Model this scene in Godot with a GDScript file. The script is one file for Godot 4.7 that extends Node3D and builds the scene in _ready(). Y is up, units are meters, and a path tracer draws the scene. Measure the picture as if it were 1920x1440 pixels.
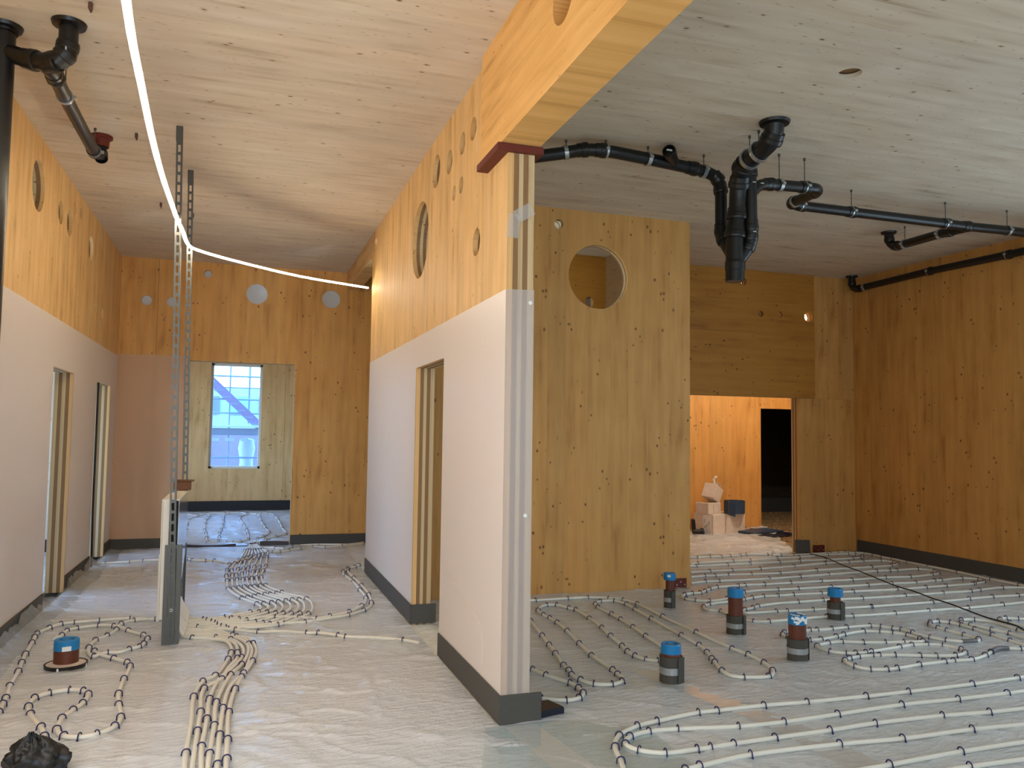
extends Node3D

var M = {}
var rng = RandomNumberGenerator.new()
var clip_mesh: ArrayMesh

# ------------------------------------------------------------------ mesh builder
class MB:
	var v = PackedVector3Array()
	var n = PackedVector3Array()
	var t = PackedVector2Array()
	var ix = PackedInt32Array()
	func vert(p: Vector3, nn: Vector3, uv: Vector2) -> int:
		v.append(p); n.append(nn); t.append(uv)
		return v.size() - 1
	func face(a: int, b: int, c: int, nn: Vector3):
		if (v[b] - v[a]).cross(v[c] - v[a]).dot(nn) > 0.0:
			ix.append(a); ix.append(c); ix.append(b)
		else:
			ix.append(a); ix.append(b); ix.append(c)
	func tri(a: Vector3, b: Vector3, c: Vector3, nn: Vector3):
		var i = vert(a, nn, Vector2(a.x + a.z, a.y)); var j = vert(b, nn, Vector2(b.x + b.z, b.y)); var k = vert(c, nn, Vector2(c.x + c.z, c.y))
		face(i, j, k, nn)
	func quad(a: Vector3, b: Vector3, c: Vector3, d: Vector3, nn: Vector3, ua = Vector2(0, 0), uc = Vector2(1, 1)):
		var i = vert(a, nn, ua); var j = vert(b, nn, Vector2(uc.x, ua.y)); var k = vert(c, nn, uc); var l = vert(d, nn, Vector2(ua.x, uc.y))
		face(i, j, k, nn); face(i, k, l, nn)
	func box(c: Vector3, s: Vector3, b = Basis(), bev = 0.0):
		var h = s * 0.5
		bev = minf(bev, minf(h.x, minf(h.y, h.z)) * 0.9)
		var ax = [b.x.normalized(), b.y.normalized(), b.z.normalized()]
		for k in 3:
			for sg in [-1.0, 1.0]:
				var e = ax[k] * sg
				var u = ax[(k + 1) % 3] * (h[(k + 1) % 3] - bev)
				var w = ax[(k + 2) % 3] * (h[(k + 2) % 3] - bev)
				var o = c + e * h[k]
				quad(o - u - w, o + u - w, o + u + w, o - u + w, e, Vector2(0, 0), Vector2(2.0 * u.length(), 2.0 * w.length()))
		if bev <= 0.0:
			return
		for k in 3:
			var k1 = (k + 1) % 3
			var k2 = (k + 2) % 3
			for s1 in [-1.0, 1.0]:
				for s2 in [-1.0, 1.0]:
					var l = ax[k] * (h[k] - bev)
					var p = c + ax[k1] * s1 * h[k1] + ax[k2] * s2 * (h[k2] - bev)
					var q = c + ax[k1] * s1 * (h[k1] - bev) + ax[k2] * s2 * h[k2]
					quad(p - l, p + l, q + l, q - l, (ax[k1] * s1 + ax[k2] * s2).normalized())
		for sx in [-1.0, 1.0]:
			for sy in [-1.0, 1.0]:
				for sz in [-1.0, 1.0]:
					var bx = ax[0] * sx; var by = ax[1] * sy; var bz = ax[2] * sz
					var i = h - Vector3(bev, bev, bev)
					tri(c + bx * h.x + by * i.y + bz * i.z, c + bx * i.x + by * h.y + bz * i.z, c + bx * i.x + by * i.y + bz * h.z, (bx + by + bz).normalized())
	func tube(pts: Array, r, sides = 10, cap = true, radii = []):
		var m = pts.size()
		var up = Vector3.UP
		var base = v.size()
		var d0 = (pts[1] - pts[0]).normalized()
		if absf(d0.dot(up)) > 0.9:
			up = Vector3.RIGHT
		var len = 0.0
		for i in m:
			var d = (pts[mini(i + 1, m - 1)] - pts[maxi(i - 1, 0)]).normalized()
			var sx = up.cross(d).normalized()
			up = d.cross(sx).normalized()
			if i > 0:
				len += pts[i].distance_to(pts[i - 1])
			var rr = radii[i] if radii.size() else r
			for k in sides + 1:
				var a = TAU * k / sides
				var nn = sx * cos(a) + up * sin(a)
				vert(pts[i] + nn * rr, nn, Vector2(float(k) / sides, len))
		for i in m - 1:
			for k in sides:
				var a = base + i * (sides + 1) + k
				var b = a + sides + 1
				face(a, b, b + 1, n[a] + n[a + 1]); face(a, b + 1, a + 1, n[a] + n[a + 1])
		if cap:
			for e in [0, m - 1]:
				var d = (pts[1] - pts[0]).normalized() * -1.0 if e == 0 else (pts[m - 1] - pts[m - 2]).normalized()
				var c = vert(pts[e], d, Vector2(0.5, 0.5))
				var s0 = v.size()
				for k in sides + 1:
					vert(v[base + e * (sides + 1) + k], d, Vector2(0, 0))
				for k in sides:
					face(c, s0 + k, s0 + k + 1, d)
	func lathe(T: Transform3D, prof: Array, sides = 28):
		# profile of Vector2(radius, height); hard edges between segments
		for i in prof.size() - 1:
			var a: Vector2 = prof[i]; var b: Vector2 = prof[i + 1]
			var e = b - a
			if e.length() < 1e-6:
				continue
			var nn2 = Vector2(e.y, -e.x).normalized()
			var base = v.size()
			for k in sides + 1:
				var an = TAU * k / sides
				var cs = cos(an); var sn = sin(an)
				var nn = T.basis * Vector3(nn2.x * cs, nn2.y, nn2.x * sn)
				vert(T * Vector3(a.x * cs, a.y, a.x * sn), nn, Vector2(float(k) / sides, a.y))
				vert(T * Vector3(b.x * cs, b.y, b.x * sn), nn, Vector2(float(k) / sides, b.y))
			for k in sides:
				var q = base + k * 2
				face(q, q + 1, q + 3, n[q] + n[q + 2]); face(q, q + 3, q + 2, n[q] + n[q + 2])
	func sheet(O: Vector3, U: Vector3, V: Vector3, N: Vector3, poly: PackedVector2Array, th: float, uo = Vector2.ZERO, turned = false):
		var tr = Geometry2D.triangulate_polygon(poly)
		for side in ([1] if th <= 0.0 else [1, -1]):
			var base = v.size()
			for p in poly:
				vert(O + U * p.x + V * p.y - (N * th if side < 0 else Vector3.ZERO), N * side, (Vector2(p.y, p.x) if turned else p) + uo)
			for i in range(0, tr.size(), 3):
				face(base + tr[i], base + tr[i + 1], base + tr[i + 2], N * side)
		if th <= 0.0:
			return
		var ccw = 0.0
		for i in poly.size():
			var p = poly[i]; var q = poly[(i + 1) % poly.size()]
			ccw += p.cross(q)
		for i in poly.size():
			var p = poly[i]; var q = poly[(i + 1) % poly.size()]
			var e = (q - p).normalized()
			var n2 = Vector2(e.y, -e.x) * signf(ccw)
			var a = O + U * p.x + V * p.y; var b = O + U * q.x + V * q.y
			quad(a, b, b - N * th, a - N * th, U * n2.x + V * n2.y, uo + Vector2(p.x, p.y), uo + Vector2(q.x + th, q.y))
	func mesh() -> ArrayMesh:
		var arr = []
		arr.resize(Mesh.ARRAY_MAX)
		arr[Mesh.ARRAY_VERTEX] = v; arr[Mesh.ARRAY_NORMAL] = n; arr[Mesh.ARRAY_TEX_UV] = t; arr[Mesh.ARRAY_INDEX] = ix
		var m = ArrayMesh.new()
		m.add_surface_from_arrays(Mesh.PRIMITIVE_TRIANGLES, arr)
		return m

func obj(called: String, mb, mat: Material, parent: Node = self) -> MeshInstance3D:
	var o = MeshInstance3D.new()
	o.name = called
	o.mesh = mb.mesh() if mb is MB else mb
	o.material_override = mat
	parent.add_child(o, true)
	fix(o, called)
	return o

func fix(o: Node, called: String):
	# repeats are called name_001, name_002 ...
	var key = str(o.get_parent().get_instance_id()) + called
	var k = names.get(key, 0)
	names[key] = k + 1
	o.name = called if k == 0 else "%s_%03d" % [called, k]
var names = {}

func thing(called: String, label: String, category: String, group = "", at = Vector3.ZERO) -> Node3D:
	var o = Node3D.new()
	o.name = called
	add_child(o, true)
	fix(o, called)
	o.position = at
	tag(o, label, category, group)
	return o

func tag(o: Node, label: String, category: String, group = ""):
	o.set_meta("label", label)
	o.set_meta("category", category)
	if group != "":
		o.set_meta("group", group)

func struct(called: String, label: String, category: String) -> Node3D:
	var o = thing(called, label, category)
	o.set_meta("kind", "structure")
	return o

# ------------------------------------------------------------------ textures and materials
func lut(cols: Array) -> Array:
	var out = []
	for i in 256:
		var f = i / 255.0 * (cols.size() - 1)
		var k = mini(int(f), cols.size() - 2)
		out.append(cols[k].lerp(cols[k + 1], f - k))
	return out

func noise_l8(sd: int, freq: float, w: int, h: int, sw: int, sh: int, oct = 3) -> PackedByteArray:
	var f = FastNoiseLite.new()
	f.seed = sd; f.frequency = freq; f.fractal_octaves = oct
	var im = f.get_seamless_image(sw, sh)
	im.convert(Image.FORMAT_L8)
	im.resize(w, h, Image.INTERPOLATE_CUBIC)
	return im.get_data()

func wood_tex(w: int, h: int, sd: int, cols: Array, knots: int, kmin: float, kmax: float, kcol: Color, stretch: float, ring: float, fine: float, dashes: int) -> ImageTexture:
	var a = noise_l8(sd, 0.22, w, h, w, h / 48, 2)
	var b = noise_l8(sd + 1, 0.02, w, h, w / 2, h / 24, 3)
	var c = noise_l8(sd + 2, 0.012, w, h, 256, 256, 3)
	var L = lut(cols)
	var lr = PackedByteArray(); var lg = PackedByteArray(); var lb = PackedByteArray()
	for i in 256:
		lr.append(int(L[i].r * 255)); lg.append(int(L[i].g * 255)); lb.append(int(L[i].b * 255))
	var sl = PackedFloat32Array()
	for i in 256:
		var s = 0.5 + 0.5 * sin(TAU * i / 256.0)
		sl.append(s * s * s)
	var out = PackedByteArray()
	out.resize(w * h * 3)
	var j = 0
	for i in w * h:
		var q = 128.0 + (a[i] - 128.0) * fine + (b[i] - 128.0) * 0.55 + (c[i] - 128.0) * 0.35 - sl[(b[i] * 6 + c[i] * 3) & 255] * ring
		var k = clampi(int(q), 0, 255)
		out[j] = lr[k]; out[j + 1] = lg[k]; out[j + 2] = lb[k]
		j += 3
	var r = RandomNumberGenerator.new()
	r.seed = sd * 7 + 5
	for kn in knots + dashes:
		var dash = kn >= knots
		var cx = r.randi() % w; var cy = r.randi() % h
		var rx = r.randf_range(kmin, kmax) * (0.35 if dash else 1.0)
		var ry = rx * (r.randf_range(3.0, 6.0) if dash else r.randf_range(1.0, 1.45) * stretch)
		var str = r.randf_range(0.55, 1.0) * (0.6 if dash else 1.0)
		var R = int(maxf(rx, ry) * 1.9) + 1
		for y in range(-R, R + 1):
			for x in range(-int(rx * 1.9) - 1, int(rx * 1.9) + 2):
				var d = sqrt((x / rx) * (x / rx) + (y / ry) * (y / ry))
				if d > 1.8:
					continue
				var f = 0.0
				if d < 1.0:
					f = str * (0.75 + 0.25 * cos(d * 14.0)) if d > 0.45 else str
					f *= clampf((1.0 - d) * 3.5, 0.0, 1.0)
				f = maxf(f, 0.28 * str * clampf((1.8 - d) / 1.2, 0.0, 1.0))
				var p = (posmod(cy + y, h) * w + posmod(cx + x, w)) * 3
				out[p] = int(lerpf(out[p], kcol.r8, f)); out[p + 1] = int(lerpf(out[p + 1], kcol.g8, f)); out[p + 2] = int(lerpf(out[p + 2], kcol.b8, f))
	return ImageTexture.create_from_image(Image.create_from_data(w, h, false, Image.FORMAT_RGB8, out))

func mottle(sd: int, lo: Color, hi: Color, freq = 0.05, sz = 256) -> ImageTexture:
	var a = noise_l8(sd, freq, sz, sz, sz, sz, 4)
	var out = PackedByteArray()
	out.resize(sz * sz * 3)
	for i in sz * sz:
		var c = lo.lerp(hi, a[i] / 255.0)
		out[i * 3] = c.r8; out[i * 3 + 1] = c.g8; out[i * 3 + 2] = c.b8
	return ImageTexture.create_from_image(Image.create_from_data(sz, sz, false, Image.FORMAT_RGB8, out))

func mat(called: String, col: Color, rough: float, tex: Texture2D = null, scale = Vector3.ONE, tri = false, metal = 0.0) -> StandardMaterial3D:
	var m = StandardMaterial3D.new()
	m.resource_name = called
	m.albedo_color = col; m.roughness = rough; m.metallic = metal
	if tex:
		m.albedo_texture = tex
		m.uv1_scale = scale
		m.uv1_triplanar = tri
	M[called] = m
	return m

func film_mat(called: String, col: Color, alpha: float, rough: float, nt: Texture2D = null, ns = 1.0) -> StandardMaterial3D:
	var m = mat(called, Color(col, alpha), rough)
	m.transparency = BaseMaterial3D.TRANSPARENCY_ALPHA
	m.cull_mode = BaseMaterial3D.CULL_DISABLED
	if nt:
		m.normal_enabled = true; m.normal_texture = nt; m.normal_scale = ns
	return m

func crease_map() -> ImageTexture:
	var f = FastNoiseLite.new()
	f.seed = 11; f.noise_type = FastNoiseLite.TYPE_SIMPLEX; f.frequency = 0.009
	f.fractal_type = FastNoiseLite.FRACTAL_RIDGED; f.fractal_octaves = 4; f.fractal_gain = 0.55
	f.domain_warp_enabled = true; f.domain_warp_amplitude = 40.0; f.domain_warp_frequency = 0.01
	var im = f.get_seamless_image(512, 1024)
	im.resize(1024, 1024, Image.INTERPOLATE_CUBIC)
	im.convert(Image.FORMAT_RGBA8)
	im.bump_map_to_normal_map(16.0)
	return ImageTexture.create_from_image(im)

func make_materials():
	var pine = wood_tex(1024, 2048, 21, [Color8(176, 134, 82), Color8(214, 176, 120), Color8(226, 190, 136), Color8(232, 200, 150)], 36, 4.0, 9.5, Color8(66, 38, 18), 1.15, 10.0, 0.16, 20)
	var pine2 = wood_tex(1024, 2048, 58, [Color8(176, 132, 78), Color8(220, 180, 120), Color8(230, 192, 136), Color8(238, 204, 152)], 8, 4.0, 7.0, Color8(96, 56, 26), 1.3, 16.0, 0.24, 120)
	var white = wood_tex(1024, 2048, 33, [Color8(178, 160, 138), Color8(210, 198, 180), Color8(220, 210, 194), Color8(226, 218, 204)], 22, 4.0, 8.0, Color8(104, 72, 48), 1.6, 9.0, 0.16, 200)
	var k = 0
	for c in [Color(1.0, 0.98, 0.95), Color(0.98, 0.955, 0.92), Color(1.0, 0.97, 0.93), Color(0.965, 0.945, 0.92)]:
		mat("pine_knotty_%d" % k, c, 0.62, pine, Vector3(1 / 1.3, 1 / 2.6, 1))
		mat("pine_%d" % k, c, 0.6, pine2, Vector3(1 / 1.3, 1 / 2.6, 1))
		mat("pine_white_%d" % k, c.lerp(Color.WHITE, 0.4), 0.65, white, Vector3(1 / 1.3, 1 / 2.6, 1))
		mat("pine_amber_%d" % k, c * Color(0.95, 0.86, 0.70), 0.62, pine, Vector3(1 / 1.3, 1 / 2.6, 1))
		mat("pine_dark_%d" % k, c * Color(0.84, 0.71, 0.40), 0.62, pine, Vector3(1 / 1.3, 1 / 2.6, 1))
		mat("pine_gold_%d" % k, c * Color(1.0, 0.92, 0.76), 0.62, pine, Vector3(1 / 1.3, 1 / 2.6, 1))
		k += 1
	mat("core_light", Color(0.95, 0.88, 0.74), 0.7, white, Vector3(1 / 1.3, 1 / 2.6, 1))
	mat("core_brown", Color(0.66, 0.53, 0.38), 0.75, white, Vector3(1 / 0.3, 1 / 0.8, 1))
	mat("beam_wood", Color(1.0, 0.93, 0.8), 0.55, pine2, Vector3(1 / 0.9, 1 / 2.6, 1))
	mat("azobe", Color8(118, 44, 26), 0.55, mottle(3, Color8(180, 150, 140), Color.WHITE), Vector3(6, 6, 6), true)
	mat("brown_block", Color8(130, 84, 44), 0.6, mottle(4, Color8(190, 170, 150), Color.WHITE), Vector3(6, 6, 6), true)
	var foam = mottle(5, Color8(205, 205, 205), Color.WHITE, 0.12)
	mat("edge_foam", Color8(88, 85, 80), 0.75, foam, Vector3(4, 4, 4), true)
	mat("edge_foam_dark", Color8(44, 44, 46), 0.75, foam, Vector3(4, 4, 4), true)
	mat("wrap_foam", Color8(82, 78, 70), 0.7, foam, Vector3(7, 7, 7), true)
	mat("membrane", Color8(22, 28, 52), 0.4, foam, Vector3(3, 3, 3), true)
	mat("insulation", Color8(244, 243, 238), 0.8, mottle(6, Color8(225, 222, 215), Color.WHITE, 0.03), Vector3(1.2, 1.2, 1.2), true)
	mat("slab", Color8(150, 140, 125), 0.9, mottle(7, Color8(190, 190, 190), Color.WHITE), Vector3(1, 1, 1), true)
	mat("pex", Color8(238, 233, 220), 0.28)
	mat("sleeve", Color8(120, 116, 118), 0.45, foam, Vector3(30, 30, 30), true)
	mat("clip_blue", Color8(26, 24, 84), 0.35)
	mat("drain_black", Color8(13, 13, 14), 0.38, foam, Vector3(3, 3, 3), true)
	mat("drain_mark", Color8(200, 200, 196), 0.5)
	mat("zinc", Color8(205, 208, 210), 0.33, mottle(8, Color8(200, 200, 200), Color.WHITE, 0.08), Vector3(8, 8, 8), true, 0.85)
	mat("zinc_dull", Color8(112, 112, 108), 0.45, mottle(9, Color8(190, 190, 190), Color.WHITE, 0.08), Vector3(8, 8, 8), true, 0.75)
	mat("groove", Color8(60, 60, 58), 0.6)
	mat("mirror_sheet", Color8(225, 228, 232), 0.12, null, Vector3.ONE, false, 0.9)
	mat("cabinet_white", Color8(228, 222, 210), 0.45)
	mat("stub_brown", Color8(112, 56, 34), 0.4, foam, Vector3(4, 4, 4), true)
	mat("cap_blue", Color8(24, 128, 190), 0.38)
	mat("cap_dark", Color8(16, 70, 110), 0.45)
	mat("tape_silver", Color8(186, 188, 190), 0.35, foam, Vector3(20, 20, 20), true, 0.5)
	mat("label_white", Color8(240, 240, 236), 0.6)
	mat("print_grey", Color8(90, 86, 84), 0.7)
	mat("rubber", Color8(18, 18, 18), 0.5)
	mat("carton", Color8(232, 216, 202), 0.75, mottle(10, Color8(238, 234, 230), Color.WHITE, 0.02), Vector3(2, 2, 2), true)
	mat("roll_blue", Color8(40, 66, 96), 0.45)
	mat("bag_black", Color8(20, 20, 22), 0.42)
	mat("gravel", Color8(176, 150, 110), 0.95, mottle(12, Color8(120, 110, 100), Color.WHITE, 0.09), Vector3(2, 2, 2), true)
	mat("passage_shade", Color8(52, 44, 30), 0.9, mottle(13, Color8(200, 200, 200), Color.WHITE), Vector3(1, 1, 1), true)  # darkness of the unlit passage put into the board colour
	mat("plaster", Color8(205, 200, 190), 0.85, mottle(14, Color8(230, 230, 230), Color.WHITE), Vector3(1, 1, 1), true)
	mat("anchor_brown", Color8(92, 62, 50), 0.6)
	mat("chalk", Color8(206, 120, 104), 0.9)
	mat("scaffold", Color8(150, 160, 175), 0.5, null, Vector3.ONE, false, 0.4)
	mat("scaffold_red", Color8(150, 120, 150), 0.6)
	mat("deck", Color8(120, 125, 140), 0.7)
	mat("sheeting", Color8(226, 232, 236), 0.8)
	mat("facade", Color8(190, 200, 205), 0.8)
	mat("green_panel", Color8(150, 215, 190), 0.7)
	mat("ground_out", Color8(150, 150, 150), 0.9)
	var cm = crease_map()
	film_mat("floor_film", Color8(246, 250, 255), 0.55, 0.09, cm, 0.7).uv1_scale = Vector3(1 / 1.6, 1 / 0.9, 1)
	film_mat("film_patch", Color8(176, 208, 214), 0.30, 0.1)
	film_mat("film_strip", Color8(240, 240, 236), 0.32, 0.1)
	film_mat("edge_film", Color8(214, 224, 228), 0.28, 0.1, cm, 1.0).uv1_scale = Vector3(2, 2, 1)
	film_mat("wall_film", Color8(246, 236, 230), 0.8, 0.4)
	film_mat("wall_film_thin", Color8(236, 208, 190), 0.34, 0.4)
	film_mat("wall_film_end", Color8(226, 216, 214), 0.45, 0.3)
	film_mat("added_milky_sheet", Color8(240, 240, 236), 0.85, 0.5)
	film_mat("clear_tape", Color8(240, 240, 240), 0.16, 0.2)
	film_mat("window_film", Color8(225, 240, 250), 0.16, 0.1, cm, 0.3).uv1_scale = Vector3(1.2, 1.2, 1)
	var hc = mat("hole_film", Color8(225, 230, 234), 0.6)
	hc.backlight_enabled = true; hc.backlight = Color(1.0, 1.0, 1.0)
	var em = mat("led_glow", Color(1, 1, 1), 0.4)
	em.emission_enabled = true; em.emission = Color(1.0, 0.95, 0.85); em.emission_energy_multiplier = 45.0
	var eb = mat("bulb_glow", Color(1, 1, 1), 0.4)
	eb.emission_enabled = true; eb.emission = Color(1.0, 0.85, 0.6); eb.emission_energy_multiplier = 14.0

# ------------------------------------------------------------------ walls of boards
func circle(c: Vector2, r: float, k = 36) -> PackedVector2Array:
	var p = PackedVector2Array()
	for i in k:
		p.append(c + Vector2(cos(TAU * i / k), sin(TAU * i / k)) * r)
	return p

func cut(u0: float, v0: float, u1: float, v1: float, holes: Array, opens: Array) -> Array:
	var lines = [v0, v1]
	for h in holes:
		if h[0] + h[2] > u0 and h[0] - h[2] < u1 and h[1] > v0 and h[1] < v1:
			lines.append(h[1])
	for o in opens:
		if o[2] > u0 and o[0] < u1:
			for y in [o[1], o[3]]:
				if y > v0 and y < v1:
					lines.append(y)
	lines.sort()
	var out = []
	for i in lines.size() - 1:
		var a = lines[i]; var b = lines[i + 1]
		if b - a < 1e-4:
			continue
		var ps = [PackedVector2Array([Vector2(u0, a), Vector2(u1, a), Vector2(u1, b), Vector2(u0, b)])]
		for o in opens:
			var nx = []
			for p in ps:
				nx.append_array(Geometry2D.clip_polygons(p, PackedVector2Array([Vector2(o[0], o[1]), Vector2(o[2], o[1]), Vector2(o[2], o[3]), Vector2(o[0], o[3])])))
			ps = nx
		for h in holes:
			if h[0] + h[2] > u0 and h[0] - h[2] < u1 and h[1] + h[2] > a and h[1] - h[2] < b:
				var nx = []
				for p in ps:
					nx.append_array(Geometry2D.clip_polygons(p, circle(Vector2(h[0], h[1]), h[2])))
				ps = nx
		out.append_array(ps)
	return out

func wall(w: Node3D, O: Vector3, U: Vector3, N: Vector3, L: float, H: float, kind: String, bw: float, th: Array, holes = [], opens = [], sd = 1, upright = true, joints = []):
	var r = RandomNumberGenerator.new()
	r.seed = sd
	var V = Vector3.UP
	var at = 0.0
	var most = L if upright else H
	while at < most - 0.001:
		var nx = minf(at + bw * r.randf_range(0.85, 1.15), most)
		if most - nx < bw * 0.4:
			nx = most
		for jj in joints:
			if absf(nx - jj) < bw * 0.5:
				nx = jj
		var gap = 0.0004
		for jj in joints:
			if absf(nx - jj) < 1e-5:
				gap = 0.004
		var ps = cut(at, 0.0, nx - gap, H, holes, opens) if upright else cut(0.0, at, L, nx - gap, holes, opens)
		if ps.size():
			var mb = MB.new()
			var uo = Vector2(r.randf() * 3.0, r.randf() * 5.0)
			for p in ps:
				mb.sheet(O, U, V, N, p, th[0], uo, not upright)
			obj("board", mb, M["%s_%d" % [kind, r.randi() % 4]], w)
		at = nx
	var off = th[0]
	for k in range(1, th.size()):
		var mb = MB.new()
		for p in cut(0.0, 0.0, L, H, holes, opens):
			mb.sheet(O - N * (off + 0.0004), U, V, N, p, th[k] - 0.0004, Vector2(k * 0.3, 0.0), k % 2 == 1)
		obj("lamella_layer", mb, M["core_brown" if k % 2 == 1 else "core_light"], w)
		off += th[k]

func slab(called: String, c: Vector3, s: Vector3, m: String, parent: Node):
	var mb = MB.new()
	mb.box(c, s)
	return obj(called, mb, M[m], parent)

func strip(called: String, label: String, lines: Array, h: float, th: float, m: String):
	var s = struct(called, label, "edge strip")
	for l in lines:
		var mb = MB.new()
		for i in range(0, l.size() - 2, 2):
			var a = Vector3(l[i], 0, l[i + 1]); var b = Vector3(l[i + 2], 0, l[i + 3])
			var d = (b - a).normalized()
			mb.box((a + b) * 0.5 + Vector3.UP * (0.012 + h * 0.5), Vector3(a.distance_to(b) + th, h, th), Basis(d, Vector3.UP, d.cross(Vector3.UP)), 0.003)
		obj("strip_piece", mb, M[m], s)
	return s

# ------------------------------------------------------------------ film on the floor
func film(called: String, label: String, x0: float, x1: float, z0: float, z1: float, step: float, amp: float, outside: Callable, m = "floor_film", lift = 0.012):
	var r1 = FastNoiseLite.new(); r1.seed = 5; r1.frequency = 1.1; r1.fractal_type = FastNoiseLite.FRACTAL_RIDGED; r1.fractal_octaves = 2
	var r2 = FastNoiseLite.new(); r2.seed = 9; r2.frequency = 0.7; r2.fractal_type = FastNoiseLite.FRACTAL_RIDGED; r2.fractal_octaves = 3
	var s1 = FastNoiseLite.new(); s1.seed = 3; s1.frequency = 0.5
	var fine = FastNoiseLite.new(); fine.seed = 21; fine.frequency = 0.9; fine.fractal_octaves = 2
	var hgt = func(x, z):
		var wx = x + 0.3 * s1.get_noise_2d(x, z); var wz = z + 0.25 * s1.get_noise_2d(z + 9.0, x)
		var h = 0.35 * amp * (0.5 + fine.get_noise_2d(wx * 0.8 + wz * 0.3, (wz - 0.2 * wx) * 2.6))
		# three families of sharp folds: the zero lines of stretched noises, fading in and out
		var fam = [[0.5, 0.12, -0.25, 1.5, 0.0], [0.45, 0.6, -0.9, 1.1, 37.0], [0.9, -0.7, 0.5, 0.5, 71.0]]
		for q in fam:
			var n = fine.get_noise_2d(wx * q[0] + wz * q[1] + q[4], wx * q[2] + wz * q[3] + q[4])
			var mask = s1.get_noise_2d(x * 2.3 + q[4] * 3.0, z * 2.3 - q[4])
			if mask > -0.12:
				var ridge = maxf(0.0, 1.0 - absf(n) / 0.15)
				h += amp * ridge * ridge * (3.0 - 2.0 * ridge) * minf(1.0, (mask + 0.12) * 4.0) * 0.8
		return h
	var mb = MB.new()
	var nx = int(ceil((x1 - x0) / step)); var nz = int(ceil((z1 - z0) / step))
	var hs = PackedFloat32Array()
	hs.resize((nx + 1) * (nz + 1))
	for j in nz + 1:
		for i in nx + 1:
			hs[j * (nx + 1) + i] = hgt.call(x0 + (x1 - x0) * i / nx, z0 + (z1 - z0) * j / nz)
	for j in nz + 1:
		for i in nx + 1:
			var x = x0 + (x1 - x0) * i / nx; var z = z0 + (z1 - z0) * j / nz
			var hx = (hs[j * (nx + 1) + mini(i + 1, nx)] - hs[j * (nx + 1) + maxi(i - 1, 0)]) / (2.0 * step)
			var hz = (hs[mini(j + 1, nz) * (nx + 1) + i] - hs[maxi(j - 1, 0) * (nx + 1) + i]) / (2.0 * step)
			mb.v.append(Vector3(x, lift + hs[j * (nx + 1) + i], z)); mb.n.append(Vector3(-hx, 1, -hz).normalized()); mb.t.append(Vector2(x, z + 0.2 * x))
	for j in nz:
		for i in nx:
			if outside.call(x0 + (x1 - x0) * (i + 0.5) / nx, z0 + (z1 - z0) * (j + 0.5) / nz):
				continue
			var a = j * (nx + 1) + i; var b = a + 1; var c = a + nx + 1; var d = c + 1
			mb.ix.append_array(PackedInt32Array([a, b, d, a, d, c]))
	var o = obj(called, mb, M[m])
	tag(o, label, "plastic sheet")
	return o

# ------------------------------------------------------------------ curves
func smooth(pts: Array, sub: int) -> Array:
	var out = []
	var m = pts.size()
	for i in m - 1:
		var a = pts[maxi(i - 1, 0)]; var b = pts[i]; var c = pts[i + 1]; var d = pts[mini(i + 2, m - 1)]
		# tangents limited by the segment length so that uneven spacing does not overshoot
		var len = b.distance_to(c)
		var t1 = (c - a) * (len / maxf(a.distance_to(b) + len, 1e-5)) if i > 0 else (c - b)
		var t2 = (d - b) * (len / maxf(c.distance_to(d) + len, 1e-5)) if i < m - 2 else (c - b)
		for k in sub:
			var t = float(k) / sub
			var t_2 = t * t; var t_3 = t_2 * t
			out.append(b * (2 * t_3 - 3 * t_2 + 1) + t1 * (t_3 - 2 * t_2 + t) + c * (-2 * t_3 + 3 * t_2) + t2 * (t_3 - t_2))
	out.append(pts[m - 1])
	return out

func fillet(pts: Array, R: float) -> Array:
	var out = [pts[0]]
	for i in range(1, pts.size() - 1):
		var a = pts[i - 1]; var b = pts[i]; var c = pts[i + 1]
		var r1 = minf(R, a.distance_to(b) * 0.48); var r2 = minf(R, b.distance_to(c) * 0.48)
		var p = b + (a - b).normalized() * r1; var q = b + (c - b).normalized() * r2
		for k in 6:
			var t = k / 5.0
			out.append(p.lerp(b, t).lerp(b.lerp(q, t), t))
	out.append(pts[pts.size() - 1])
	return out

func heat(label: String, group: String, l: Array, man, sleeves: Array):
	var o = thing("heating_pipe", label, "pipe", group)
	var pts = []
	var flags = []
	for i in range(0, l.size(), 3):
		pts.append(Vector3(l[i], 0.027, l[i + 1])); flags.append(l[i + 2])
	if man != null:
		pts.append(Vector3(-0.385, 0.05, man)); pts.append(Vector3(-0.45, 0.16, man)); pts.append(Vector3(-0.475, 0.36, man))
		flags.append_array([0, 0, 0])
	var sub = 4
	var path = smooth(pts, sub)
	var mb = MB.new()
	mb.tube(path, 0.0125, 8)
	obj("tube", mb, M["pex"], o)
	for s in sleeves:
		var sb = MB.new()
		sb.tube(path.slice(s[0] * sub, s[1] * sub + sub + 1), 0.019, 10)
		obj("sleeve", sb, M["sleeve"], o).set_meta("label", "grey protective sleeve")
	for i in pts.size():
		if flags[i] == 1:
			var d = path[mini(i * sub + 1, path.size() - 1)] - path[maxi(i * sub - 1, 0)]
			var c = obj("clip", clip_mesh, M["clip_blue"], o)
			c.transform = Transform3D(Basis(Vector3.UP, atan2(d.x, d.z) + rng.randf_range(-0.2, 0.2)).rotated(Vector3(d.x, 0, d.z).normalized(), rng.randf_range(-0.12, 0.12)), Vector3(pts[i].x, 0.008, pts[i].z))

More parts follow.
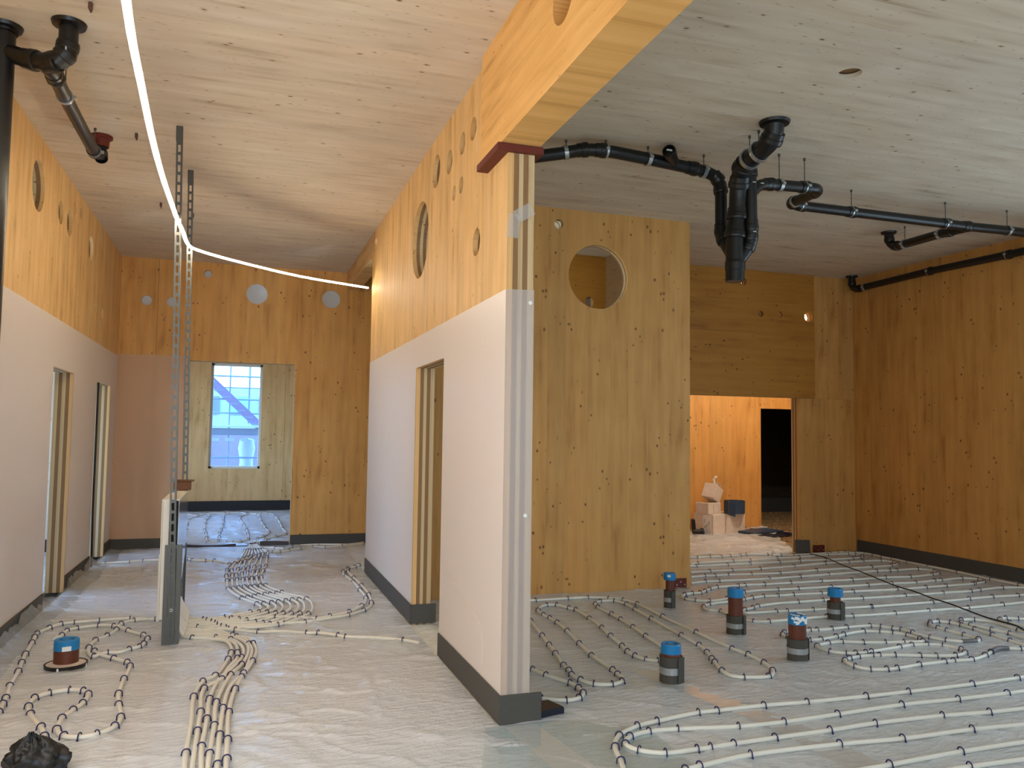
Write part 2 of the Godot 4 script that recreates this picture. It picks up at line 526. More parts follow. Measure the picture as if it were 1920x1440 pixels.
func make_clip() -> ArrayMesh:
	var mb = MB.new()
	var p = [Vector3(-0.019, 0.0, 0), Vector3(-0.021, 0.012, 0), Vector3(-0.0195, 0.024, 0)]
	for k in range(1, 8):
		var a = PI - PI * k / 8.0
		p.append(Vector3(cos(a) * 0.0195, 0.024 + sin(a) * 0.0175, 0))
	p.append_array([Vector3(0.0195, 0.024, 0), Vector3(0.021, 0.012, 0), Vector3(0.019, 0.0, 0)])
	mb.tube(p, 0.0036, 6)
	for s in [-1.0, 1.0]:
		mb.box(Vector3(s * 0.0215, 0.009, 0), Vector3(0.006, 0.012, 0.008), Basis(Vector3(0, 0, 1), s * 0.25))
	return mb.mesh()

# ------------------------------------------------------------------ black drains
func ring_at(path: Array, p: Vector3) -> Array:
	var best = 0
	for i in path.size():
		if path[i].distance_to(p) < path[best].distance_to(p):
			best = i
	var d = (path[mini(best + 1, path.size() - 1)] - path[maxi(best - 1, 0)]).normalized()
	return [path[best], d]

func socket(o: Node, c: Vector3, d: Vector3, r: float, len: float, called = "socket", m = "drain_black"):
	var mb = MB.new()
	var b = Basis(Quaternion(Vector3.UP, d))
	mb.lathe(Transform3D(b, c), [Vector2(r * 0.98, -len), Vector2(r * 1.10, -len), Vector2(r * 1.12, -len * 0.2), Vector2(r * 1.20, -len * 0.1), Vector2(r * 1.22, len * 0.5), Vector2(r * 1.16, len * 0.8), Vector2(r * 0.98, len * 0.85)], 22)
	return obj(called, mb, M[m], o)

func clamp_ring(o: Node, c: Vector3, d: Vector3, r: float, top):
	var mb = MB.new()
	var b = Basis(Quaternion(Vector3.UP, d))
	mb.lathe(Transform3D(b, c), [Vector2(r * 1.05, -0.016), Vector2(r * 1.18, -0.016), Vector2(r * 1.18, 0.016), Vector2(r * 1.05, 0.016)], 24)
	var side = d.cross(Vector3.UP).normalized()
	if side.length() < 0.5:
		side = Vector3.RIGHT
	mb.box(c + side * r * 1.22, Vector3(0.03, 0.022, 0.03), Basis(side, Vector3.UP, side.cross(Vector3.UP)), 0.003)
	var ring = obj("clamp", mb, M["zinc"], o)
	ring.set_meta("label", "shiny steel pipe clamp")
	if top != null:
		var rb = MB.new()
		rb.tube([c + Vector3.UP * r * 1.1, Vector3(c.x, top, c.z)], 0.004, 6)
		rb.tube([Vector3(c.x, top - 0.022, c.z), Vector3(c.x, top, c.z)], 0.010, 8)
		obj("threaded_rod", rb, M["zinc_dull"], ring)

func drain(o: Node, pts: Array, r: float, R: float, sockets = [], clamps = [], rods = [], called = "pipe", plate = 0.0):
	var path = fillet(pts, R)
	var mb = MB.new()
	mb.tube(path, r, 18)
	obj(called, mb, M["drain_black"], o)
	for s in sockets:
		var q = ring_at(path, s)
		socket(o, q[0], q[1], r, 0.05)
	for k in clamps.size():
		var q = ring_at(path, clamps[k])
		clamp_ring(o, q[0], q[1], r, 3.96 if k in rods else null)
	if plate > 0.0:
		var e = pts[0] if pts[0].y > pts[pts.size() - 1].y else pts[pts.size() - 1]
		var cb = MB.new()
		cb.lathe(Transform3D(Basis(), Vector3(e.x, 3.96, e.z)), [Vector2(r * 1.0, -0.03), Vector2(plate * 0.93, -0.022), Vector2(plate, -0.002), Vector2(r, -0.002)], 24)
		obj("ceiling_collar", cb, M["drain_black"], o)

func mark(o: Node, c: Vector3, s: Vector3, b = Basis()):
	var mb = MB.new()
	mb.box(c, s, b, 0.001)
	obj("white_mark", mb, M["drain_mark"], o)

# ------------------------------------------------------------------ stubs
func stub(label: String, a: Array, twist: float, brown_show: bool, lean = Vector2.ZERO, torn = false, flanged = false):
	var o = thing("pipe_stub", label, "pipe stub", "blue-capped pipe stubs in the floor", Vector3(a[0], 0.0, a[1]))
	o.rotation = Vector3(lean.x, twist, lean.y)
	var foam_h = a[2]; var cap0 = a[3]; var cap1 = a[4]; var rf = a[5]; var rp = a[6]; var rc = a[7]
	var pb = MB.new()
	pb.lathe(Transform3D(), [Vector2(rp, 0.0), Vector2(rp, cap0 + 0.01), Vector2(rp * 0.9, cap0 + 0.01)], 28)
	obj("brown_pipe", pb, M["stub_brown"], o)
	var cb = MB.new()
	cb.lathe(Transform3D(), [Vector2(rp, cap0), Vector2(rc * 0.98, cap0), Vector2(rc, cap0 + 0.006), Vector2(rc * 0.98, cap1 - 0.008), Vector2(rc * 0.93, cap1), Vector2(rc * 0.62, cap1), Vector2(rc * 0.6, cap1 - 0.008), Vector2(rc * 0.36, cap1 - 0.008), Vector2(rc * 0.34, cap1 - 0.002), Vector2(0.0, cap1 - 0.002)], 32)
	var cap = obj("cap", cb, M["cap_blue"], o)
	cap.set_meta("label", "blue plastic cap")
	var gb = MB.new()
	gb.lathe(Transform3D(), [Vector2(rc * 0.6, cap1 - 0.0075), Vector2(rc * 0.36, cap1 - 0.0075)], 32)
	obj("cap_groove", gb, M["cap_dark"], cap)
	if flanged:
		var fb = MB.new()
		fb.lathe(Transform3D(Basis(), Vector3(0, 0.008, 0)), [Vector2(rp * 1.02, 0.034), Vector2(rf * 0.7, 0.028), Vector2(rf * 0.92, 0.026), Vector2(rf * 0.92, 0.032), Vector2(rf, 0.032), Vector2(rf * 0.98, 0.012), Vector2(rf * 0.82, -0.012), Vector2(rf * 0.76, -0.018), Vector2(0.0, -0.018)], 36)
		obj("flange", fb, M["rubber"], o)
		var wo = MB.new()
		for k in 36:
			var a0 = TAU * k / 36; var a1 = TAU * (k + 1) / 36
			var p0 = Vector3(cos(a0), 0, sin(a0)); var p1 = Vector3(cos(a1), 0, sin(a1))
			wo.quad(p0 * rf * 0.91 + Vector3.UP * 0.037, p1 * rf * 0.91 + Vector3.UP * 0.037, p1 * rp + Vector3.UP * 0.046, p0 * rp + Vector3.UP * 0.046, Vector3.UP)
		obj("flange_ring", wo, M["carton"], o).set_meta("label", "pale inner ring of the flange")
		for k in 4:
			var an = k * TAU / 4 + 0.5
			var tb = MB.new()
			tb.box(Vector3(cos(an) * rf * 0.97, 0.018, sin(an) * rf * 0.97), Vector3(0.010, 0.036, 0.012), Basis(Vector3.UP, -an), 0.002)
			obj("flange_tab", tb, M["label_white"], o)
		var lb0 = MB.new()
		lb0.box(Vector3(-0.01, cap0 + 0.018, rc + 0.0005), Vector3(0.055, 0.03, 0.003), Basis(), 0.0005)
		var l0 = obj("sticker", lb0, M["label_white"], cap)
		return
	# foam wrap: a slightly squared sleeve with an overlapping flap and a band of tape
	var sides = 24
	var prof = [[0.0, 1.04], [foam_h * 0.5, 0.98], [foam_h, 1.03]]
	var wb2 = MB.new()
	for i in 2:
		for k in sides:
			var q = []
			for e in [[i, k], [i, k + 1], [i + 1, k + 1], [i + 1, k]]:
				var an = TAU * e[1] / sides
				var sq = pow(pow(absf(cos(an)), 4.0) + pow(absf(sin(an)), 4.0), -0.25)
				q.append(Vector3(cos(an), 0, sin(an)) * rf * lerpf(1.0, sq, 0.35) * prof[e[0]][1] + Vector3.UP * prof[e[0]][0])
			wb2.quad(q[0], q[1], q[2], q[3], Vector3(cos(TAU * (k + 0.5) / sides), 0, sin(TAU * (k + 0.5) / sides)))
			if i == 1:
				wb2.quad(q[3], q[2], Vector3(q[2].x * 0.8, foam_h, q[2].z * 0.8), Vector3(q[3].x * 0.8, foam_h, q[3].z * 0.8), Vector3.UP)
	obj("foam_wrap", wb2, M["wrap_foam"], o)
	var fl = MB.new()
	fl.box(Vector3(rf * 0.55, foam_h * 0.5, rf * 0.93), Vector3(rf * 0.9, foam_h * 0.99, 0.008), Basis(Vector3.UP, 0.45), 0.003)
	obj("foam_flap", fl, M["wrap_foam"], o)
	var tb = MB.new()
	for k in sides:
		var a0 = TAU * k / sides; var a1 = TAU * (k + 1) / sides
		var s0 = pow(pow(absf(cos(a0)), 4.0) + pow(absf(sin(a0)), 4.0), -0.25); var s1 = pow(pow(absf(cos(a1)), 4.0) + pow(absf(sin(a1)), 4.0), -0.25)
		var p0 = Vector3(cos(a0), 0, sin(a0)) * (rf * lerpf(1.0, s0, 0.35) * 1.025 + 0.002); var p1 = Vector3(cos(a1), 0, sin(a1)) * (rf * lerpf(1.0, s1, 0.35) * 1.025 + 0.002)
		tb.quad(p0 + Vector3.UP * foam_h * 0.4, p1 + Vector3.UP * foam_h * 0.4, p1 + Vector3.UP * foam_h * 0.64, p0 + Vector3.UP * foam_h * 0.64, (p0 + p1).normalized())
	obj("tape_band", tb, M["tape_silver"], o).set_meta("label", "silver tape band")
	if torn:
		var lb = MB.new()
		var r2 = RandomNumberGenerator.new(); r2.seed = 4
		for k in 16:
			var an = r2.randf() * PI * 1.2 - 0.2
			lb.box(Vector3(cos(an) * rc * 1.005, r2.randf_range(cap0 + 0.012, cap1 - 0.012), sin(an) * rc * 1.005), Vector3(r2.randf_range(0.02, 0.045), r2.randf_range(0.01, 0.022), 0.003), Basis(Vector3.UP, PI / 2 - an) * Basis(Vector3(0, 0, 1), r2.randf_range(-0.6, 0.6)))
		for k in 6:
			var an = r2.randf() * TAU
			lb.box(Vector3(cos(an) * rc * 0.6, cap1 + 0.001, sin(an) * rc * 0.6), Vector3(r2.randf_range(0.02, 0.05), 0.002, r2.randf_range(0.01, 0.03)), Basis(Vector3.UP, an))
		obj("torn_sticker", lb, M["label_white"], cap)
	else:
		var lb = MB.new()
		lb.box(Vector3(-rc * 0.2, cap1 - 0.022, rc * 0.975), Vector3(0.03, 0.022, 0.004), Basis(Vector3.UP, -0.2))
		if a[0] < 4.5 and a[1] < -6.5:
			obj("sticker", lb, M["label_white"], cap)

# ------------------------------------------------------------------ the scene
func unseen_window_light(at: Vector3, rot: Vector3, size: Vector2, e: float, c: Color):
	var l = AreaLight3D.new()
	l.name = "unseen_window_daylight"
	l.area_size = size; l.light_energy = e; l.light_color = c
	l.position = at; l.rotation_degrees = rot
	l.shadow_enabled = true
	l.set("area_range", 40.0)
	add_child(l, true)

func bulb_light(at: Vector3, e: float, c: Color, size = 0.03):
	var l = OmniLight3D.new()
	l.name = "lamp_light"
	l.position = at; l.light_energy = e; l.light_color = c; l.light_size = size
	l.omni_range = 30.0; l.omni_attenuation = 2.0; l.shadow_enabled = true
	add_child(l, true)

func _ready():
	rng.seed = 77
	var cam = Camera3D.new()
	cam.name = "camera"
	cam.fov = rad_to_deg(2.0 * atan(720.0 / 1520.75)); cam.near = 0.05; cam.far = 120.0
	cam.position = Vector3(0, 1.6, 0)
	cam.rotation_order = EULER_ORDER_YXZ
	cam.rotation = Vector3(0.0633938, -0.319996, 0.0132932)
	add_child(cam)
	cam.current = true
	var env = Environment.new()
	env.background_mode = Environment.BG_SKY
	var sky = Sky.new()
	var sm = ProceduralSkyMaterial.new()
	sm.sky_top_color = Color(0.36, 0.62, 0.95); sm.sky_horizon_color = Color(0.62, 0.84, 1.0); sm.ground_horizon_color = Color(0.5, 0.66, 0.8); sm.ground_bottom_color = Color(0.35, 0.42, 0.5)
	sm.sky_energy_multiplier = 1.0; sm.ground_energy_multiplier = 1.0
	sky.sky_material = sm
	env.sky = sky
	env.background_energy_multiplier = 13.0
	env.tonemap_mode = Environment.TONE_MAPPER_LINEAR
	env.tonemap_exposure = 1.0
	env.sdfgi_enabled = true; env.ssao_enabled = true; env.ssil_enabled = true
	var we = WorldEnvironment.new()
	we.name = "world_environment"
	we.environment = env
	add_child(we)
	# daylight from windows out of view, around the camera and in side rooms
	unseen_window_light(Vector3(4.6, 2.0, 2.9), Vector3(0, 0, 0), Vector2(5.0, 2.4), 7.5, Color(0.76, 0.9, 1.0))  # out of view behind the camera, placed to light the right room
	unseen_window_light(Vector3(-0.2, 1.9, 2.9), Vector3(0, 0, 0), Vector2(2.2, 2.4), 13.0, Color(0.82, 0.92, 1.0))  # unseen, behind the camera on the left, lights the corridor
	unseen_window_light(Vector3(-1.60, 1.75, -2.9), Vector3(0, -90, 0), Vector2(2.8, 1.8), 5.6, Color(0.96, 0.95, 0.94))  # unseen, beside the camera, placed to light the middle wall
	unseen_window_light(Vector3(8.36, 2.0, -3.6), Vector3(0, 90, 0), Vector2(3.0, 2.2), 8.0, Color(0.78, 0.91, 1.0))  # out of view in the right wall, lights the floor there
	unseen_window_light(Vector3(-4.45, 1.7, -9.6), Vector3(0, -90, 0), Vector2(2.4, 1.6), 6.0, Color(0.88, 0.95, 1.0))  # unseen side room window, lights what shows through the left openings
	unseen_window_light(Vector3(-2.5, 1.8, -14.9), Vector3(0, -90, 0), Vector2(2.0, 1.8), 5.0, Color(0.9, 0.95, 1.0))  # out of view, placed to brighten the far room from its side
	make_materials()
	clip_mesh = make_clip()
	build_shell()
	build_lights()
	build_films()
	build_drains()
	build_manifold()
	build_stubs()
	build_storage()
	build_outside()
	build_small()
	heat("white heating pipe arcing past the blue-capped stub by the left wall", "heating pipes in the corridor", [-1.23,-5.16,0, -1.23,-5.27,1, -1.25,-5.42,1, -1.26,-5.53,1, -1.3,-5.78,1, -1.33,-6.11,1, -1.36,-6.33,1, -1.39,-6.56,1, -1.42,-6.89,1, -1.44,-7.07,1, -1.45,-7.19,1, -1.4,-7.37,1, -1.34,-7.49,1, -1.25,-7.52,1, -1.07,-7.55,1, -0.84,-7.56,1, -0.64,-7.48,1, -0.56,-7.55,0], null, [])
	heat("white heating pipe looping behind the flanged blue-capped stub in the corridor", "heating pipes in the corridor", [-1.29,-6.98,0, -1.26,-7.08,1, -1.25,-7.22,1, -1.19,-7.3,1, -1.05,-7.36,1, -0.93,-7.31,1, -0.87,-7.24,0, -0.8,-7.11,1, -0.67,-6.93,1, -0.63,-6.8,1, -0.64,-6.65,1, -0.66,-6.57,1, -0.72,-6.51,1, -0.78,-6.44,0, -0.85,-6.45,1, -0.9,-6.41,0, -0.93,-6.37,1, -0.98,-6.49,0, -1,-6.63,1, -0.99,-6.85,1, -0.93,-6.98,1, -0.89,-7.17,1, -0.88,-7.37,1, -0.8,-7.48,1, -0.57,-7.51,0], null, [])
	heat("white heating pipe looping in front of the flanged stub toward the black bag", "heating pipes in the corridor", [-0.95,-6.52,1, -0.88,-6.39,0, -0.79,-6.28,1, -0.69,-6.15,1, -0.66,-6.05,1, -0.66,-5.75,1, -0.65,-5.44,1, -0.62,-5.23,1, -0.58,-5,1, -0.59,-4.86,1, -0.66,-4.76,1, -0.74,-4.74,1, -0.82,-4.78,1, -0.87,-4.89,1, -0.88,-5.07,1, -0.85,-5.2,1, -0.82,-5.31,1, -0.82,-5.48,1, -0.86,-5.56,1, -0.94,-5.6,1, -1.04,-5.57,1, -1.1,-5.49,1, -1.1,-5.33,1, -1.06,-5.19,1, -0.96,-4.95,1, -0.91,-4.8,1, -0.91,-4.73,1, -0.9,-4.59,0], null, [])
	heat("white heating pipe, leftmost of six curving toward the photo's bottom edge", "heating pipes bundled at the manifold", [-0.19,-3.91,0, -0.2,-4.1,0, -0.21,-4.36,1, -0.21,-4.82,0, -0.22,-5.26,1, -0.18,-5.56,1, -0.11,-5.67,1, -0.04,-6.05,1, -0.02,-6.22,1, -0.03,-6.41,0, -0.07,-6.58,0, -0.18,-6.68,0, -0.31,-6.74,1, -0.4,-6.83,0], -6.78, [])
	heat("white heating pipe, second from the left of six curving toward the photo's bottom edge", "heating pipes bundled at the manifold", [-0.16,-3.9,0, -0.17,-4.16,0, -0.17,-4.66,1, -0.17,-4.97,1, -0.17,-5.41,1, -0.07,-5.58,1, -0.04,-5.8,0, 0.02,-6.06,1, 0.02,-6.21,1, 0.01,-6.42,0, -0.04,-6.58,0, -0.14,-6.71,1, -0.39,-6.87,0], -6.8500000000000005, [])
	heat("white heating pipe, third from the left of six curving toward the photo's bottom edge", "heating pipes bundled at the manifold", [-0.12,-3.89,0, -0.13,-4.15,0, -0.14,-4.43,1, -0.13,-4.84,1, -0.13,-5.19,1, -0.09,-5.57,0, -0.02,-5.79,0, 0.05,-6.07,1, 0.06,-6.28,0, 0.03,-6.47,0, -0.03,-6.62,1, -0.14,-6.77,0, -0.39,-6.91,0], -6.92, [])
	heat("white heating pipe, fourth from the left of six curving toward the photo's bottom edge", "heating pipes bundled at the manifold", [-0.09,-3.88,0, -0.1,-4.14,0, -0.1,-4.32,1, -0.09,-4.72,1, -0.09,-5.12,1, -0.02,-5.66,1, 0.05,-5.89,1, 0.09,-6.16,0, 0.09,-6.39,0, 0.05,-6.57,0, -0.02,-6.7,0, -0.14,-6.83,0, -0.38,-6.95,0], -6.99, [])
	heat("white heating pipe, fifth from the left of six curving toward the photo's bottom edge", "heating pipes bundled at the manifold", [-0.06,-3.87,0, -0.06,-4.17,1, -0.06,-4.57,1, -0.05,-5,1, -0.02,-5.4,0, 0.06,-5.68,1, 0.1,-6,0, 0.12,-6.26,0, 0.1,-6.44,1, 0.07,-6.62,0, -0.02,-6.75,1, -0.14,-6.89,0, -0.38,-7.01,0], -7.0600000000000005, [])
	heat("white heating pipe, rightmost of six curving toward the photo's bottom edge", "heating pipes bundled at the manifold", [-0.02,-3.86,0, -0.02,-4.23,1, -0.02,-4.49,1, -0.02,-4.92,1, 0.01,-5.35,1, 0.05,-5.59,1, 0.12,-5.96,1, 0.15,-6.23,0, 0.13,-6.45,1, 0.09,-6.64,0, 0.01,-6.69,1, -0.15,-6.95,0, -0.38,-7.06,0], -7.13, [])
	heat("white heating pipe of the dense corridor bundle, leftmost of eight", "bundle of heating pipes running to the far room", [0.15,-12.41,0, 0.15,-12.01,1, 0.09,-11.43,1, 0.02,-10.62,1, -0.09,-10.31,1, -0.11,-9.9,1, -0.11,-9.5,1, -0.1,-9.2,1, -0.08,-8.72,1, 0.05,-8.2,1, 0.18,-7.9,1, 0.21,-7.7,0, 0.12,-7.56,1, -0.09,-7.42,1, -0.26,-7.38,1, -0.4,-7.5,0], -7.59, [])
	heat("white heating pipe of the dense corridor bundle, second from its left edge", "bundle of heating pipes running to the far room", [0.17,-12.33,0, 0.17,-12.04,1, 0.12,-11.46,1, 0.06,-10.71,1, -0.03,-10.39,1, -0.06,-9.88,1, -0.05,-9.55,1, -0.05,-9.22,1, -0.03,-8.74,1, 0.1,-8.23,1, 0.24,-7.89,1, 0.28,-7.71,0, 0.19,-7.54,1, -0.03,-7.36,1, -0.23,-7.33,1, -0.39,-7.39,0], -7.54, [])
	heat("white heating pipe of the dense corridor bundle, third from its left edge", "bundle of heating pipes running to the far room", [0.19,-12.34,0, 0.17,-11.98,1, 0.15,-11.48,1, 0.11,-10.8,1, 0.04,-10.46,1, 0.01,-9.93,1, -0.01,-9.55,1, 0,-9.25,1, 0.02,-8.76,1, 0.16,-8.27,1, 0.31,-7.92,1, 0.34,-7.67,0, 0.26,-7.52,1, 0.03,-7.31,1, -0.19,-7.27,1, -0.39,-7.32,0], -7.49, [])
	heat("white heating pipe of the dense corridor bundle, fourth from its left edge", "bundle of heating pipes running to the far room", [0.22,-12.36,0, 0.19,-12.01,1, 0.18,-11.43,1, 0.16,-10.9,1, 0.09,-10.54,1, 0.07,-9.97,1, 0.05,-9.6,1, 0.06,-9.23,1, 0.07,-8.79,1, 0.2,-8.31,1, 0.37,-7.95,1, 0.4,-7.68,0, 0.33,-7.46,1, 0.09,-7.25,1, -0.16,-7.22,1, -0.38,-7.25,0], -7.44, [])
	heat("white heating pipe of the dense corridor bundle, fourth from its right edge", "bundle of heating pipes running to the far room", [0.22,-12.37,0, 0.21,-12.04,1, 0.21,-11.45,1, 0.22,-10.92,1, 0.16,-10.62,1, 0.12,-10.02,1, 0.11,-9.65,1, 0.1,-9.26,1, 0.13,-8.76,1, 0.26,-8.34,1, 0.44,-7.98,1, 0.47,-7.69,0, 0.39,-7.44,1, 0.16,-7.17,1, -0.14,-7.17,1, -0.37,-7.18,0], -7.390000000000001, [])
	heat("white heating pipe of the dense corridor bundle, third from its right edge", "bundle of heating pipes running to the far room", [0.25,-12.39,0, 0.21,-12.07,1, 0.25,-11.47,1, 0.26,-11.02,1, 0.23,-10.63,1, 0.19,-10.07,1, 0.17,-9.71,1, 0.15,-9.29,1, 0.17,-8.79,1, 0.31,-8.34,1, 0.5,-8.01,1, 0.54,-7.69,0, 0.46,-7.41,1, 0.22,-7.11,1, -0.11,-7.08,1, -0.37,-7.12,0], -7.34, [])
	heat("white heating pipe of the dense corridor bundle, second from its right edge", "bundle of heating pipes running to the far room", [0.27,-12.31,0, 0.23,-12.1,1, 0.28,-11.5,1, 0.31,-11.12,1, 0.28,-10.71,1, 0.25,-10.05,1, 0.22,-9.76,1, 0.2,-9.31,1, 0.23,-8.81,1, 0.37,-8.37,1, 0.56,-8,1, 0.59,-7.7,0, 0.53,-7.39,1, 0.27,-7.06,1, -0.07,-7.03,1, -0.36,-7.02,0], -7.29, [])
	heat("white heating pipe of the dense corridor bundle, rightmost of eight", "bundle of heating pipes running to the far room", [0.27,-12.32,0, 0.25,-12.03,1, 0.31,-11.53,1, 0.37,-11.22,1, 0.35,-10.8,1, 0.32,-10.09,1, 0.28,-9.76,1, 0.25,-9.35,1, 0.28,-8.84,1, 0.42,-8.41,1, 0.63,-8.03,1, 0.66,-7.66,0, 0.6,-7.36,1, 0.33,-7.01,1, -0.05,-6.98,1, -0.35,-6.96,0], -7.24, [])
	heat("white heating pipe hugging the middle wall's grey edge strip, outer of two", "heating pipes in the corridor", [1.58,-10.07,0, 1.38,-9.9,1, 1.32,-9.78,1, 1.23,-9.7,1, 1.2,-9.47,1, 1.21,-9.05,1, 1.23,-8.59,1, 1.23,-8.08,1, 1.2,-7.7,1, 1.15,-7.5,0, 1.08,-7.38,1, 0.93,-7.23,1, 0.76,-7.15,0, 0.55,-7.05,1, 0.38,-7.06,1, 0.17,-7.04,0, -0.14,-7.13,1, -0.37,-7.17,0], null, [])
	heat("white heating pipe beside the middle wall's grey edge strip, inner of two", "heating pipes in the corridor", [1.21,-9.59,1, 1.15,-9.49,1, 1.13,-9.33,0, 1.14,-9.18,1, 1.17,-8.81,1, 1.18,-8.34,1, 1.18,-7.92,1, 1.14,-7.71,0, 1.09,-7.58,1, 0.95,-7.35,1, 0.77,-7.22,1, 0.65,-7.16,1, 0.51,-7.25,1, 0.32,-7.31,1, -0.05,-7.34,1, -0.38,-7.34,0], null, [])
	heat("white heating pipe crossing the corridor floor to the middle wall's doorway", "heating pipes in the corridor", [1.32,-6.14,0, 1.22,-6.25,1, 1.01,-6.39,0, 0.81,-6.47,1, 0.76,-6.53,1, 0.62,-6.65,1, 0.53,-6.67,1, 0.34,-6.78,0, 0.17,-6.8,1, 0,-6.92,1, -0.29,-7.1,1, -0.37,-7.13,0], null, [])
	heat("white heating pipe along the far wall's edge strip, nearer of two", "heating pipes in the corridor", [0.3,-11.27,0, 0.43,-11.22,1, 0.53,-11.25,1, 0.65,-11.34,1, 0.81,-11.47,1, 0.98,-11.64,1, 1.14,-11.55,1, 1.38,-11.62,1, 1.68,-11.77,0], null, [])
	heat("white heating pipe along the far wall's edge strip, farther of two", "heating pipes in the corridor", [0.27,-11.67,0, 0.37,-11.68,0, 0.48,-11.62,1, 0.59,-11.56,1, 0.7,-11.66,1, 0.81,-11.82,1, 1.08,-11.85,1, 1.47,-11.77,1, 1.72,-11.92,0], null, [])
	heat("white heating pipe crossing the corridor behind the manifold cabinet", "heating pipes in the corridor", [-0.1,-10.37,0, -0.27,-10.65,1, -0.37,-10.68,1, -0.53,-10.76,1, -0.59,-10.85,1, -1.09,-10.85,1, -1.23,-10.79,1, -1.49,-10.74,1, -1.62,-10.67,0], null, [])
	heat("white heating pipe loop right of the middle wall's end, nearest the wall", "heating pipes in the right room", [1.88,-5.32,0, 1.91,-5.24,1, 1.95,-5.1,1, 2.04,-4.9,1, 2.05,-4.79,1, 2.04,-4.69,1, 1.98,-4.61,1, 1.89,-4.59,1, 1.76,-4.66,1, 1.7,-4.72,0], null, [])
	heat("white heating pipe snaking between the middle wall's end and the wooden box wall", "heating pipes in the right room", [2.43,-6.87,0, 2.38,-6.59,1, 2.3,-6.1,1, 2.25,-5.82,1, 2.21,-5.58,1, 2.15,-5.28,1, 2.14,-5.16,1, 2.12,-5.06,1, 2.13,-4.94,1, 2.18,-4.84,1, 2.29,-4.8,1, 2.38,-4.84,1, 2.41,-4.89,0, 2.42,-4.99,1, 2.43,-5.09,1, 2.44,-5.46,1, 2.49,-5.8,1, 2.55,-6.19,1, 2.58,-6.49,1, 2.58,-6.67,1, 2.57,-6.79,1, 2.59,-6.98,1, 2.66,-7.11,0, 2.75,-7.18,1, 2.84,-7.16,1, 2.9,-7.01,1, 2.93,-6.92,1, 2.91,-6.56,1, 2.87,-6.22,1, 2.82,-5.95,1, 2.77,-5.64,1, 2.74,-5.49,1, 2.74,-5.37,1, 2.77,-5.26,1, 2.84,-5.21,1, 2.94,-5.25,0, 3.03,-5.45,0, 3.06,-5.61,0, 3.09,-5.87,1, 3.13,-6.17,1, 3.16,-6.46,1, 3.17,-6.67,1, 3.17,-6.96,1, 3.21,-7.1,1, 3.31,-7.21,1, 3.45,-7.2,1, 3.49,-7.02,1, 3.47,-6.8,1, 3.43,-6.42,1, 3.38,-5.82,1, 3.35,-5.51,1, 3.3,-5.31,1, 3.24,-5.15,1, 3.21,-5.07,1, 3.14,-4.87,1, 3.14,-4.75,0, 3.2,-4.7,1, 3.37,-4.67,1, 3.48,-4.78,1, 3.54,-4.96,1, 3.56,-5.18,1, 3.54,-5.35,1, 3.55,-5.88,1, 3.57,-6.47,1, 3.6,-7.01,1, 3.55,-7.21,1, 3.45,-7.33,1, 3.27,-7.41,1, 3.06,-7.42,1, 2.72,-7.41,1, 2.64,-7.43,0], null, [])
	heat("white heating pipe following the right wall's grey edge strip and the far doorway", "heating pipes in the right room", [5.67,-9.54,0, 5.76,-9.5,1, 5.95,-9.5,1, 6.12,-9.49,1, 6.27,-9.51,1, 6.42,-9.51,1, 6.56,-9.58,1, 6.86,-9.51,1, 6.89,-9.45,1, 7.01,-9.42,1, 7.17,-9.38,1, 7.46,-9.41,0, 7.83,-9.44,1, 7.98,-9.46,1, 8.08,-9.44,1, 8.19,-9.36,1, 8.3,-9.3,1, 8.3,-9.14,1, 8.28,-8.95,1, 8.28,-8.77,1, 8.26,-8.49,1, 8.26,-8.16,1, 8.25,-7.7,1, 8.21,-7.21,1, 8.21,-6.86,1, 8.2,-6.67,0], null, [])
	heat("white heating pipe, farthest hairpin before the doorway with the boxes", "heating pipes in the right room", [5.36,-9,0, 5.5,-9.06,1, 6.04,-9.1,1, 6.31,-9.12,1, 6.78,-9.2,1, 7.14,-9.22,1, 7.67,-9.3,1, 8.01,-9.29,1, 8.06,-9.19,1, 8.04,-9.06,1, 7.93,-8.98,1, 7.78,-8.94,1, 7.32,-8.92,1, 6.92,-8.92,1, 6.59,-8.9,1, 6.13,-8.87,1, 5.8,-8.86,1, 5.36,-8.87,1, 5.26,-8.87,0], null, [])
	heat("white heating pipe, second hairpin before the doorway with the boxes", "heating pipes in the right room", [5.04,-8.47,0, 5.32,-8.5,1, 5.62,-8.49,1, 6.02,-8.5,1, 6.56,-8.57,1, 7.11,-8.67,1, 7.49,-8.68,1, 7.73,-8.7,1, 8.01,-8.68,1, 8.08,-8.54,1, 8.01,-8.4,1, 7.82,-8.31,1, 7.49,-8.28,1, 6.63,-8.24,1, 6.06,-8.17,1, 5.68,-8.19,1, 5.39,-8.22,1, 5.21,-8.21,1, 5.08,-8.22,1, 4.88,-8.19,0], null, [])
